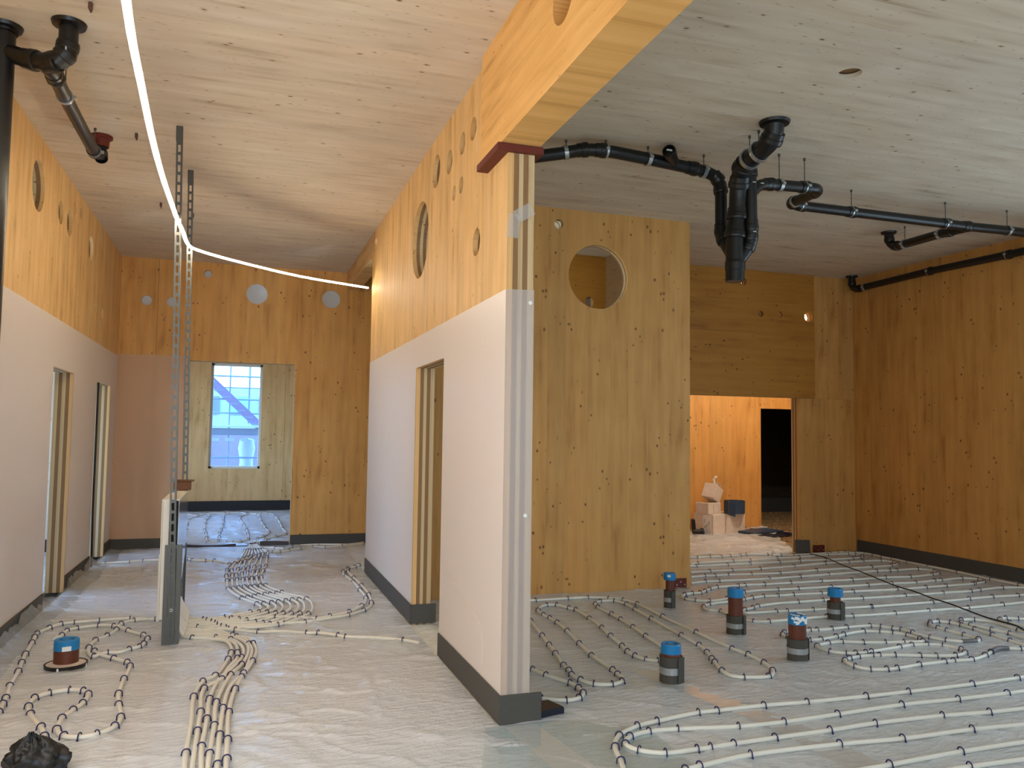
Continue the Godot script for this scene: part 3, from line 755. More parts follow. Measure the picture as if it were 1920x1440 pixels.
	heat("white heating pipe, third hairpin before the doorway with the boxes", "heating pipes in the right room", [4.68,-7.85,0, 4.88,-7.89,1, 5.06,-7.89,1, 5.7,-7.88,1, 6.14,-7.91,1, 6.57,-7.95,1, 7.32,-8.01,1, 7.52,-8.01,1, 7.61,-8,1, 7.95,-8.01,1, 8.03,-7.84,1, 7.96,-7.71,1, 7.78,-7.63,1, 7.41,-7.58,1, 7.08,-7.61,1, 6.58,-7.58,1, 6.18,-7.6,1, 5.77,-7.59,1, 5.43,-7.59,1, 5.19,-7.6,1, 5.1,-7.59,1, 4.83,-7.57,1, 4.68,-7.49,1, 4.58,-7.41,1, 4.48,-7.34,1, 4.39,-7.34,1, 4.28,-7.3,1, 4.2,-7.21,0, 4.18,-7.1,1, 4.23,-7.01,1, 4.35,-6.95,1, 4.58,-7.01,1, 4.75,-7.15,0, 4.94,-7.25,1, 5.12,-7.3,0, 5.38,-7.29,1, 5.63,-7.28,1, 6.05,-7.28,1, 6.52,-7.27,1, 6.86,-7.28,1, 7.17,-7.26,1, 7.49,-7.31,1, 7.58,-7.31,1, 7.93,-7.35,1, 8.06,-7.24,1, 7.98,-7.1,1, 7.78,-7.04,1, 7.74,-7.03,1, 7.34,-7.01,1, 7.05,-7,1, 6.64,-6.98,1, 6.09,-7,1, 5.69,-7,1, 5.37,-7.02,1, 5.17,-7.01,1, 5.01,-7.02,1, 4.85,-6.98,1, 4.73,-6.94,1, 4.51,-6.88,0, 4.26,-6.82,1, 4.14,-6.72,1, 4.11,-6.59,0, 4.19,-6.52,1, 4.19,-6.29,0, 4.24,-6.09,1, 4.37,-6.05,1, 5,-6.08,1, 5.25,-6.04,1, 5.71,-6.03,1, 6.11,-6.04,1, 6.59,-6.04,1, 7.05,-6.07,1, 7.49,-6.11,0], null, [])
	heat("white heating pipe, hairpin around the stub with brown pipe showing under its cap", "heating pipes in the right room", [8.21,-6.68,0, 7.87,-6.77,1, 7.5,-6.73,1, 7.35,-6.7,1, 6.97,-6.7,1, 6.46,-6.68,1, 5.92,-6.68,1, 5.47,-6.7,1, 5.17,-6.69,1, 4.89,-6.68,0, 4.66,-6.62,1, 4.57,-6.57,1, 4.45,-6.52,1, 4.38,-6.45,0, 4.39,-6.39,0, 4.69,-6.38,1, 4.8,-6.37,1, 5.07,-6.35,1, 5.71,-6.33,1, 5.72,-6.33,1, 6.46,-6.34,1, 6.97,-6.38,1, 7.3,-6.4,1, 7.63,-6.39,1, 7.87,-6.41,0], null, [])
	heat("white heating pipe double loop by the torn-sticker stub, with two grey sleeves", "heating pipes in the right room", [5.76,-4.71,0, 5.69,-4.75,1, 5.61,-4.79,0, 5.52,-4.8,0, 5.38,-4.74,1, 5.26,-4.68,1, 5.06,-4.62,1, 4.9,-4.63,1, 4.82,-4.63,1, 4.58,-4.62,1, 4.36,-4.59,1, 4.27,-4.59,1, 4.16,-4.62,1, 4.11,-4.71,1, 4.14,-4.85,1, 4.22,-4.89,1, 4.31,-4.91,1, 4.43,-4.91,1, 4.49,-4.9,1, 4.61,-4.87,1, 4.78,-4.81,1, 4.89,-4.77,1, 5.04,-4.74,1, 5.17,-4.78,1, 5.23,-4.87,1, 5.19,-5,1, 5.09,-5.05,1, 4.96,-5.07,1, 4.82,-5.05,1, 4.51,-5,1, 4.45,-4.99,1, 4.36,-4.99,1, 4.29,-5.01,1, 4.21,-5.09,1, 4.22,-5.24,1, 4.37,-5.3,1, 4.5,-5.3,1, 4.65,-5.24,1, 4.82,-5.19,1, 4.97,-5.16,1, 5.14,-5.14,1, 5.18,-5.21,1, 5.18,-5.34,1, 5.12,-5.43,1, 5.04,-5.49,1, 4.92,-5.54,1, 4.68,-5.49,1, 4.57,-5.45,1, 4.39,-5.41,1, 4.29,-5.41,1, 4.21,-5.47,0, 4.19,-5.56,1, 4.19,-5.62,1, 4.25,-5.68,1, 4.36,-5.68,0, 4.51,-5.69,1, 4.57,-5.68,1, 4.72,-5.68,1, 4.88,-5.69,1, 5.12,-5.69,1, 5.19,-5.64,1, 5.24,-5.56,1, 5.28,-5.51,1, 5.28,-5.39,1, 5.3,-5.23,1, 5.35,-5.12,1, 5.44,-5.05,0, 5.56,-5.03,0, 5.63,-5.07,1, 5.64,-5.22,1, 5.63,-5.38,1, 5.63,-5.47,1, 5.67,-5.59,1, 5.73,-5.65,1, 5.83,-5.66,1, 5.9,-5.6,1, 5.92,-5.5,1, 5.9,-5.35,1, 5.87,-5.15,1, 5.84,-4.97,1, 5.83,-4.76,0], null, [[2, 3], [66, 66]])
	heat("white heating pipe short loop beside the black cable at the photo's right edge", "heating pipes in the right room", [6.01,-4.91,0, 6.06,-5.16,1, 6.03,-5.3,1, 6.01,-5.49,1, 6,-5.57,1, 6.08,-5.65,1, 6.21,-5.63,1, 6.29,-5.5,0, 6.23,-5.22,1, 6.21,-5.06,0], null, [])
	heat("white heating pipe loop crossing under the black cable at the photo's right edge", "heating pipes in the right room", [6.73,-5.48,0, 6.63,-5.55,1, 6.54,-5.6,1, 6.44,-5.57,1, 6.41,-5.45,1, 6.41,-5.22,0], null, [])
	heat("white heating pipe, outermost of the foreground bends right of the middle wall's end", "heating pipes in the right room", [1.7,-3.36,0, 1.74,-3.49,0, 1.8,-3.67,1, 1.85,-3.84,1, 1.94,-3.98,1, 2.1,-4.08,1, 2.24,-4.12,1, 2.54,-4.18,1, 2.66,-4.18,1, 2.98,-4.18,1, 3.27,-4.16,1, 3.7,-4.15,1, 4.03,-4.15,1, 4.56,-4.16,1, 4.97,-4.18,1, 5.18,-4.2,0], null, [])
	heat("white heating pipe, inner foreground hairpin right of the middle wall's end", "heating pipes in the right room", [4.88,-3.96,0, 4.61,-3.95,1, 4.21,-3.95,1, 3.79,-3.96,1, 3.3,-3.93,1, 2.92,-3.91,1, 2.63,-3.92,1, 2.29,-3.98,1, 2.12,-3.99,1, 1.99,-3.95,1, 1.92,-3.86,1, 1.95,-3.77,1, 2.06,-3.7,1, 2.24,-3.7,1, 2.32,-3.7,1, 2.46,-3.71,1, 2.72,-3.72,1, 3.08,-3.73,1, 3.4,-3.75,1, 3.87,-3.74,1, 4.19,-3.71,1, 4.56,-3.7,0], null, [])
	heat("white heating pipe, third foreground line from the outer bend, nearer the camera", "heating pipes in the right room", [4.3,-3.49,0, 3.85,-3.52,1, 3.37,-3.52,1, 2.99,-3.55,1, 2.46,-3.56,1, 2.14,-3.51,1, 2.05,-3.49,1, 1.96,-3.44,0, 1.87,-3.35,0], null, [])
	heat("white heating pipe, nearest the camera at the photo's bottom right", "heating pipes in the right room", [4.07,-3.3,0, 3.52,-3.29,1, 3.04,-3.26,1, 2.72,-3.24,1, 2.48,-3.22,0], null, [])
	heat("white heating pipe crossing the photo's bottom right corner", "heating pipes in the right room", [3.84,-3.12,0, 3.4,-3.13,1, 3.08,-3.12,1, 2.88,-3.12,0], null, [])
	heat("white heating pipe, left serpentine of the far room below its window", "heating pipes in the far room", [-0.8,-13.33,0, -0.78,-13.47,1, -0.81,-14.17,1, -0.83,-14.86,1, -0.85,-15.63,1, -0.73,-16.38,1, -0.58,-16.76,1, -0.52,-15.97,1, -0.56,-15.57,1, -0.55,-14.9,1, -0.52,-13.95,1, -0.48,-13.53,1, -0.45,-12.97,1, -0.41,-12.43,1, -0.33,-12.35,0, -0.27,-12.53,1, -0.27,-13,1, -0.28,-13.51,1, -0.26,-13.98,1, -0.26,-14.66,1, -0.26,-15.31,1, -0.27,-15.82,1, -0.25,-16.75,1, -0.18,-16.57,1], null, [])
	heat("white heating pipe, right serpentine of the far room below its window", "heating pipes in the far room", [-0.16,-12.37,1, -0.07,-12.35,1, 0.03,-12.4,1, 0.14,-12.64,1, 0.14,-13.35,1, 0.12,-13.9,1, 0.08,-14.59,1, 0.03,-15.36,1, 0.02,-15.98,1, 0.17,-16.51,1, 0.33,-16.36,1, 0.36,-15.8,1, 0.37,-15.09,1, 0.4,-14.44,1, 0.42,-13.92,1, 0.46,-13.43,1, 0.36,-12.93,1, 0.27,-12.68,1], null, [])
	heat("white heating pipe along the far room's back wall and right side", "heating pipes in the far room", [-0.95,-16.69,1, -0.74,-16.34,1, -0.58,-16.76,1, -0.25,-16.79,1, 0.02,-16.84,1, 0.14,-16.58,1, 0.4,-16.58,1, 0.54,-16.55,1, 0.64,-16.03,1, 0.67,-15.23,1, 0.68,-14.56,1, 0.68,-13.95,1, 0.7,-13.18,1, 0.54,-12.87,1, 0.38,-12.52,1], null, [])

func build_shell():
	var X = Vector3.RIGHT; var Z = Vector3.BACK
	# --- left wall
	var w = struct("wall_left", "left timber wall with round holes and two narrow door openings", "wall")
	var hl = []
	for h in [[-7.31, 3.561, 0.21], [-8.16, 3.561, 0.105], [-8.555, 3.561, 0.125], [-8.77, 3.756, 0.06], [-9.08, 3.789, 0.055], [-9.705, 3.558, 0.14], [-10.15, 2.981, 0.06], [-10.61, 2.978, 0.062]]:
		hl.append([-h[0] - 5.6, h[1], h[2]])
	var lo = [[2.55, -0.1, 3.47, 2.165], [4.84, -0.1, 5.87, 2.165]]
	wall(w, Vector3(-1.62, 0, -5.6), -Z, X, 6.4, 3.96, "pine", 0.24, [0.03, 0.033, 0.033, 0.033, 0.036], hl, lo, 3)
	slab("panel", Vector3(-1.70, 1.98, -5.0), Vector3(0.16, 3.96, 1.2), "pine_0", w)
	slab("panel", Vector3(-1.70, 1.98, 0.9), Vector3(0.16, 3.96, 4.6), "pine_0", w)
	slab("panel", Vector3(-1.70, 0.4, -2.9), Vector3(0.16, 0.8, 3.0), "pine_0", w)
	slab("panel", Vector3(-1.70, 3.33, -2.9), Vector3(0.16, 1.26, 3.0), "pine_0", w)
	# --- middle wall
	w = struct("wall_middle", "middle timber wall with round holes, a narrow doorway and a free layered end", "wall")
	var hm = []
	for h in [[-5.12, 3.642, 0.078], [-5.40, 3.638, 0.078], [-5.778, 3.626, 0.09], [-6.213, 3.69, 0.131], [-5.418, 3.346, 0.058], [-5.622, 3.347, 0.055], [-6.79, 3.266, 0.33], [-5.0, 2.847, 0.09], [-9.30, 3.783, 0.09]]:
		hm.append([h[0] + 9.53, h[1], h[2]])
	wall(w, Vector3(1.40, 0.0, -9.53), Z, -X, 5.18, 3.96, "pine", 0.22, [0.036, 0.031, 0.027, 0.031, 0.037], hm, [[2.70, -0.1, 3.71, 2.165], [4.78, 3.225, 5.3, 4.1]], 12)
	# --- far wall of the corridor
	w = struct("wall_far", "far corridor wall of knotty boards with white round holes above a wide opening", "wall")
	wall(w, Vector3(-1.62, 0, -12.0), X, Z, 4.9, 3.96, "pine_gold", 0.24, [0.03, 0.04, 0.04, 0.04], [[1.096, 3.796, 0.055], [1.759, 3.56, 0.145], [2.795, 3.553, 0.13], [0.326, 3.377, 0.068], [0.643, 3.375, 0.066]], [[0.876, -0.1, 2.31, 2.575]], 31, true, [0.47])
	for h in [[-0.524, 3.796, 0.075], [0.139, 3.56, 0.17], [1.175, 3.553, 0.155], [-1.294, 3.377, 0.09], [-0.977, 3.375, 0.09]]:
		var cb = MB.new()
		cb.sheet(Vector3(h[0], h[1], -12.018), X, Vector3.UP, Z, circle(Vector2.ZERO, h[2] - 0.024), 0.002)
		obj("hole_cover", cb, M["hole_film"], w)
	# --- box wall
	w = struct("wall_box", "knotty board wall of the boxed room with one large round hole", "wall")
	wall(w, Vector3(1.57, 0, -7.72), X, Z, 3.02, 3.96, "pine_amber", 0.23, [0.03, 0.03, 0.03, 0.03], [[1.93, 3.275, 0.34], [1.478, 3.795, 0.05]], [], 41)
	wall(w, Vector3(4.59, 0, -7.842), -Z, X, 1.8, 3.96, "pine_amber", 0.23, [0.06, 0.06], [], [], 42)
	# --- far wall of the right room
	w = struct("wall_far_right", "far right wall with horizontal boards over a low opening and small round holes", "wall")
	wall(w, Vector3(1.73, 0, -9.63), X, Z, 6.03, 3.96, "pine_dark", 0.24, [0.03, 0.03, 0.03, 0.03], [[5.13, 3.352, 0.042], [5.455, 3.365, 0.04], [5.93, 3.355, 0.068], [4.85, 3.79, 0.05], [2.51, 3.35, 0.065]], [[2.87, -0.1, 6.1, 2.185]], 51, false)
	wall(w, Vector3(7.47, 0, -9.645), X, Z, 0.98, 2.183, "pine_amber", 0.23, [0.03, 0.03, 0.025, 0.03, 0.03], [], [], 52)
	wall(w, Vector3(7.762, 2.184, -9.645), X, Z, 0.69, 1.776, "pine_amber", 0.23, [0.03, 0.05, 0.05], [], [], 53)
	# --- right wall
	w = struct("wall_right", "plain knotty board wall at the photo's right edge", "wall")
	wall(w, Vector3(8.45, 0, -9.645), Z, -X, 3.85, 3.96, "pine_amber", 0.3, [0.03, 0.04, 0.04, 0.04], [], [], 61)
	slab("panel", Vector3(8.53, 1.98, -5.5), Vector3(0.16, 3.96, 0.6), "pine_1", w)
	slab("panel", Vector3(8.53, 1.98, 0.5), Vector3(0.16, 3.96, 5.2), "pine_1", w)
	slab("panel", Vector3(8.53, 0.4, -3.6), Vector3(0.16, 0.8, 3.2), "pine_1", w)
	slab("panel", Vector3(8.53, 3.56, -3.6), Vector3(0.16, 0.8, 3.2), "pine_1", w)
	# --- rear wall behind the camera
	w = struct("wall_rear", "timber wall out of view behind the camera, with openings placed for daylight", "wall")
	slab("panel", Vector3(-1.53, 1.98, 3.08), Vector3(0.3, 3.96, 0.16), "pine_1", w)
	slab("panel", Vector3(1.42, 1.98, 3.08), Vector3(0.76, 3.96, 0.16), "pine_1", w)
	slab("panel", Vector3(-0.17, 0.33, 3.08), Vector3(2.42, 0.66, 0.16), "pine_1", w)
	slab("panel", Vector3(-0.17, 3.55, 3.08), Vector3(2.42, 0.82, 0.16), "pine_1", w)
	slab("panel", Vector3(7.95, 1.98, 3.08), Vector3(1.3, 3.96, 0.16), "pine_1", w)
	slab("panel", Vector3(4.55, 0.36, 3.08), Vector3(5.5, 0.72, 0.16), "pine_1", w)
	slab("panel", Vector3(4.55, 3.62, 3.08), Vector3(5.5, 0.68, 0.16), "pine_1", w)
	# --- milky sheeting added over the unseen window openings to dim the sky
	for q in [["window_2", "added milky sheeting dimming the unseen wide window behind the camera", Vector3(4.55, 1.98, 3.06), Vector3(5.6, 2.7, 0.006)], ["window_3", "added milky sheeting dimming the unseen narrow window behind the camera", Vector3(-0.17, 1.9, 3.06), Vector3(2.5, 2.6, 0.006)], ["window_4", "added milky sheeting dimming the unseen window of the right wall", Vector3(8.52, 1.98, -3.6), Vector3(0.006, 2.5, 3.3)], ["window_5", "added milky sheeting dimming the unseen left wall window beside the camera", Vector3(-1.70, 1.75, -2.9), Vector3(0.006, 2.0, 3.1)]]:
		var sw = struct(q[0], q[1], "window")
		slab("added_sheeting_pane", q[2], q[3], "added_milky_sheet", sw)
	# --- far room
	w = struct("wall_window", "greyish far room wall of knotty boards around a tall window", "wall")
	wall(w, Vector3(-2.6, 0, -17.4), X, Z, 5.2, 3.96, "pine_knotty", 0.24, [0.03, 0.05, 0.05, 0.05], [], [[1.975, 0.855, 2.968, 2.985]], 71, true, [3.43])
	w = struct("wall_far_side", "side walls of the room behind the far opening", "wall")
	slab("panel", Vector3(-2.68, 1.98, -12.95), Vector3(0.16, 3.96, 1.8), "pine_knotty_1", w)
	slab("panel", Vector3(-2.68, 1.98, -16.7), Vector3(0.16, 3.96, 1.5), "pine_knotty_1", w)
	slab("panel", Vector3(-2.68, 0.43, -14.9), Vector3(0.16, 0.86, 2.1), "pine_knotty_1", w)
	slab("panel", Vector3(-2.68, 3.35, -14.9), Vector3(0.16, 1.22, 2.1), "pine_knotty_1", w)
	slab("panel", Vector3(2.68, 1.98, -14.75), Vector3(0.16, 3.96, 5.4), "pine_knotty_2", w)
	var win = struct("window_1", "tall window at the end of the corridor glowing blue", "window")
	var fb = MB.new()
	for s in [[-0.6, 1.92, 0.05, 2.13], [0.343, 1.92, 0.05, 2.13]]:
		fb.box(Vector3(s[0], s[1], -17.52), Vector3(s[2], s[3], 0.07), Basis(), 0.004)
	for y in [0.88, 2.96]:
		fb.box(Vector3(-0.128, y, -17.52), Vector3(0.99, 0.05, 0.07), Basis(), 0.004)
	obj("window_frame", fb, M["cabinet_white"], win)
	var gb = MB.new()
	gb.sheet(Vector3(-0.58, 0.9, -17.50), X, Vector3.UP, Z, PackedVector2Array([Vector2(0, 0), Vector2(0.90, 0), Vector2(0.90, 2.04), Vector2(0, 2.04)]), 0.0)
	obj("pane", gb, M["window_film"], win)
	# --- room left of the corridor
	w = struct("wall_side_room", "pale walls of the side room behind the left door openings", "wall")
	wall(w, Vector3(-4.6, 0, -12.0), X, Z, 2.97, 3.96, "pine_white", 0.24, [0.03, 0.1], [], [], 81)
	slab("panel", Vector3(-4.68, 1.98, -11.45), Vector3(0.16, 3.96, 1.2), "plaster", w)
	slab("panel", Vector3(-4.68, 1.98, -7.35), Vector3(0.16, 3.96, 2.0), "plaster", w)
	slab("panel", Vector3(-4.68, 0.43, -9.6), Vector3(0.16, 0.86, 2.5), "plaster", w)
	slab("panel", Vector3(-4.68, 3.25, -9.6), Vector3(0.16, 1.42, 2.5), "plaster", w)
	slab("panel", Vector3(-3.2, 1.98, -6.4), Vector3(2.85, 3.96, 0.16), "plaster", w)
	# --- storage room
	w = struct("wall_storage", "lamplit back wall of the storage room behind the cartons", "wall")
	wall(w, Vector3(4.4, 0, -12.55), X, Z, 6.3, 3.96, "pine_amber", 0.25, [0.03, 0.06], [], [[4.52, -0.1, 6.2, 2.15]], 91)
	slab("panel", Vector3(4.33, 1.98, -11.1), Vector3(0.12, 3.96, 2.9), "pine_knotty_2", w)
	slab("panel", Vector3(10.75, 1.98, -11.1), Vector3(0.12, 3.96, 2.9), "pine_knotty_2", w)
	slab("panel", Vector3(9.65, 1.98, -9.70), Vector3(2.1, 3.96, 0.12), "pine_knotty_2", w)
	w = struct("wall_passage", "passage walls beyond the storage room, coloured dark for the lack of light", "wall")
	slab("panel", Vector3(10.6, 1.4, -15.3), Vector3(7.0, 2.8, 0.12), "passage_shade", w)
	slab("panel", Vector3(8.0, 1.4, -13.95), Vector3(0.12, 2.8, 2.6), "passage_shade", w)
	slab("panel", Vector3(13.5, 1.4, -13.95), Vector3(0.12, 2.8, 2.6), "passage_shade", w)
	slab("panel", Vector3(12.2, 1.4, -12.6), Vector3(3.0, 2.8, 0.1), "passage_shade", w)
	slab("panel", Vector3(10.8, 2.75, -14.0), Vector3(5.6, 0.1, 2.6), "passage_shade", w)
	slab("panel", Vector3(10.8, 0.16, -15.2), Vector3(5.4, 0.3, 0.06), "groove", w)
	# --- ceiling
	var c = struct("ceiling", "whitewashed timber ceiling of long boards with brown flecks", "ceiling")
	var r = RandomNumberGenerator.new()
	r.seed = 5
	for side in [[-1.62, 1.40, -12.0, 0], [1.56, 8.45, -9.63, 1]]:
		var z = -1.6
		while z > side[2] + 0.001:
			var z1 = maxf(z - r.randf_range(0.2, 0.26), side[2])
			if z1 - side[2] < 0.1:
				z1 = side[2]
			var mb = MB.new()
			var uo = Vector2(r.randf() * 3.0, r.randf() * 5.0)
			var hs = [[3.646 - side[0], 4.16 + z, 0.075]] if side[3] == 1 and z > -4.16 - 0.1 and z1 < -4.16 + 0.1 else []
			for p in cut(0.0, 0.0, side[1] - side[0], z - z1 - 0.0004, hs, []):
				mb.sheet(Vector3(side[0], 3.96, z), X, -Z, Vector3.DOWN, p, 0.03, uo, true)
			obj("board", mb, M["pine_white_%d" % (r.randi() % 4)], c)
			z = z1
	slab("panel", Vector3(3.4, 3.975, 0.75), Vector3(10.2, 0.028, 4.68), "pine_white_0", c)
	slab("panel", Vector3(4.0, 4.08, -7.5), Vector3(19.0, 0.16, 21.5), "core_brown", c)
	slab("panel", Vector3(0, 3.975, -14.8), Vector3(5.5, 0.028, 5.4), "pine_white_1", c)
	slab("panel", Vector3(6.6, 3.975, -11.1), Vector3(8.5, 0.028, 2.9), "pine_white_2", c)
	slab("panel", Vector3(-3.2, 3.975, -9.2), Vector3(2.9, 0.028, 5.8), "pine_white_2", c)
	# --- floor
	var f = struct("floor", "pale insulation boards lying under the plastic sheet", "floor")
	var row = 0
	var zf = 3.0
	while zf > -12.0:
		var zn = zf - 0.6
		var xf = -1.62 - (0.0 if row % 2 == 0 else 0.6)
		while xf < 8.45:
			var xn = xf + 1.2
			var a = maxf(xf, -1.62); var b = minf(xn, 8.45)
			if zn < -9.7:
				b = minf(b, 3.2)
			if b - a > 0.02:
				var mb = MB.new()
				mb.box(Vector3((a + b) * 0.5, -0.02, (zf + zn) * 0.5), Vector3(b - a - 0.002, 0.04, 0.598), Basis(), 0.001)
				obj("insulation_board", mb, M["insulation"], f)
			xf = xn
		zf = zn
		row += 1
	slab("screed", Vector3(4.0, -0.12, -7.5), Vector3(19.0, 0.16, 21.5), "slab", f)
	slab("far_floor", Vector3(0, -0.02, -14.8), Vector3(5.2, 0.04, 5.5), "insulation", f)
	slab("side_floor", Vector3(-3.2, -0.02, -9.2), Vector3(2.8, 0.04, 5.6), "insulation", f)
	slab("storage_floor", Vector3(6.3, -0.02, -11.1), Vector3(3.9, 0.04, 2.8), "insulation", f)
	# gravel ground of the storage room's unfinished side
	var gm = MultiMesh.new()
	gm.transform_format = MultiMesh.TRANSFORM_3D
	var pb = MB.new()
	for k in 3:
		pb.box(Vector3.ZERO, Vector3(1, 0.7, 0.9), Basis(Vector3(0.3, 1, 0.2).normalized(), k * 0.7))
	gm.mesh = pb.mesh()
	gm.instance_count = 2600
	for i in 2600:
		var gx = r.randf_range(8.0, 11.5); var gz = r.randf_range(-15.1, -10.0)
		if gx - 8.0 < (gz + 10.6) * 0.0:
			gx += 0.5
		gm.set_instance_transform(i, Transform3D(Basis.from_euler(Vector3(r.randf() * 3, r.randf() * 6, r.randf() * 3)).scaled(Vector3.ONE * r.randf_range(0.015, 0.05)), Vector3(gx, 0.0, gz)))
	var gi = MultiMeshInstance3D.new()
	gi.name = "gravel"
	gi.multimesh = gm
	gi.material_override = M["gravel"]
	add_child(gi, true)
	gi.set_meta("kind", "stuff")
	tag(gi, "brown gravel covering the ground in the dark doorway of the storage room", "gravel")
	var gs = slab("gravel_ground", Vector3(10.0, -0.02, -12.5), Vector3(4.6, 0.05, 5.6), "gravel", f)
	# --- glulam beam
	var bm = thing("ceiling_beam", "heavy glued timber beam at the top, ending on the middle wall", "beam")
	var hb = [[1.35, 3.64, 0.125]]
	for k in 4:
		var y0 = 3.27 + 0.1725 * k
		var mb = MB.new()
		for p in cut(0.0, y0, 6.5, y0 + 0.1722, hb, []):
			mb.sheet(Vector3(1.35, 0, -4.75), Z, Vector3.UP, -X, p, 0.235, Vector2(k * 0.37, k * 0.9), true)
		obj("lamella", mb, M["beam_wood"], bm)
	var b2 = thing("ceiling_beam", "short timber beam between the middle wall's far end and the far wall", "beam")
	var mb2 = MB.new()
	mb2.box(Vector3(1.49, 3.83, -10.765), Vector3(0.18, 0.26, 2.46), Basis(), 0.004)
	obj("lamella", mb2, M["pine_1"], b2)
	var sp = MB.new()
	sp.box(Vector3(1.468, 3.2475, -4.54), Vector3(0.28, 0.044, 0.44), Basis(), 0.003)
	tag(obj("bearing_plate", sp, M["azobe"]), "red-brown wooden plate between the big beam and the middle wall's end", "bearing plate")
	# --- edge strips
	strip("baseboard_left", "dark grey edge strip along the foot of the left wall", [[-1.612, -5.7, -1.612, -8.13], [-1.612, -9.1, -1.612, -10.42], [-1.612, -11.5, -1.612, -11.98]], 0.15, 0.010, "edge_foam")
	strip("baseboard_far", "dark grey edge strip along the foot of the far corridor wall", [[-1.6, -11.99, -0.76, -11.99], [0.70, -12.1, 0.70, -11.988, 3.2, -11.99]], 0.14, 0.012, "edge_foam")
	strip("baseboard_middle", "dark grey edge strip wrapped around the middle wall's foot and free end", [[1.392, -9.5, 1.392, -6.818, 1.60, -6.818], [1.392, -5.812, 1.392, -4.338, 1.63, -4.342]], 0.16, 0.012, "edge_foam")
	strip("baseboard_right", "dark grey edge strip along the foot of the right wall", [[8.442, -9.60, 8.442, -5.8]], 0.16, 0.012, "edge_foam")
	strip("baseboard_window", "black edge strip below the far window", [[-2.55, -17.385, 2.55, -17.385]], 0.2, 0.012, "edge_foam_dark")
	strip("baseboard_side_room", "dark edge strip in the side room behind the left door opening", [[-4.55, -11.985, -1.8, -11.985]], 0.16, 0.012, "edge_foam_dark")

func build_lights():
	var pts = [Vector3(-0.394, 3.080, -2.600), Vector3(-0.445, 3.164, -3.050), Vector3(-0.489, 3.225, -3.600), Vector3(-0.516, 3.253, -4.200), Vector3(-0.530, 3.222, -4.850), Vector3(-0.540, 3.225, -5.600), Vector3(-0.531, 3.213, -6.200), Vector3(-0.525, 3.208, -6.580), Vector3(-0.514, 3.225, -7.100), Vector3(-0.502, 3.238, -7.660), Vector3(-0.429, 3.235, -7.800), Vector3(-0.170, 3.255, -8.200), Vector3(0.522, 3.274, -8.900), Vector3(1.358, 3.317, -9.560)]
	var path = smooth(pts, 5)
	pts.append_array([Vector3(1.60, 3.31, -9.66), Vector3(2.1, 3.30, -10.2), Vector3(2.7, 3.34, -10.9)])
	var o = thing("led_strip_light", "glowing white LED rope light sagging along the corridor ceiling", "rope light")
	var mb = MB.new()
	mb.tube(path, 0.007, 10)
	obj("glowing_tube", mb, M["led_glow"], o)
	mb = MB.new()
	for i in path.size() - 1:
		var a = path[i] + Vector3.UP * 0.010; var c = path[i + 1] + Vector3.UP * 0.010
		var sd = (c - a).cross(Vector3.UP).normalized() * 0.017
		mb.quad(a - sd, a + sd, c + sd, c - sd, Vector3.DOWN)
		mb.quad(a - sd + Vector3.UP * 0.003, a + sd + Vector3.UP * 0.003, c + sd + Vector3.UP * 0.003, c - sd + Vector3.UP * 0.003, Vector3.UP)
	obj("unseen_shading_strip", mb, M["cabinet_white"], o)  # strip not seen itself, placed to keep the tube's light off the ceiling
	for i in range(2, path.size(), 4):
		bulb_light(path[i] + Vector3(0, -0.02, 0), 0.044 if path[i].z > -8.0 else 0.15, Color(1.0, 0.94, 0.82), 0.02)
	var b = thing("work_lamp", "bright bulb shining through the right round hole above the low opening", "lamp", "", Vector3(8.2, 3.47, -10.35))
	var bb = MB.new()
	bb.lathe(Transform3D(), [Vector2(0.0, -0.06), Vector2(0.035, -0.045), Vector2(0.055, 0.0), Vector2(0.045, 0.04), Vector2(0.022, 0.07), Vector2(0.02, 0.09)], 20)
	obj("bulb", bb, M["bulb_glow"], b)
	var cb = MB.new()
	cb.tube([Vector3(0, 0.09, 0), Vector3(0, 0.48, 0)], 0.02, 10)
	obj("lamp_holder", cb, M["rubber"], b)
	bulb_light(Vector3(8.2, 3.46, -10.35), 3.6, Color(1.0, 0.98, 0.92), 0.05)
	b = thing("work_lamp", "unseen small bulb placed to light the boxed room behind the large round hole", "lamp", "", Vector3(2.2, 3.2, -8.7))  # bulb out of view, there to light the boxed room
	obj("bulb", bb, M["bulb_glow"], b)
	var cb2 = MB.new()
	cb2.tube([Vector3(0, 0.09, 0), Vector3(0, 0.75, 0)], 0.01, 8)
	obj("lamp_holder", cb2, M["rubber"], b)
	bulb_light(Vector3(2.2, 3.19, -8.7), 1.3, Color(0.8, 0.93, 1.0), 0.05)

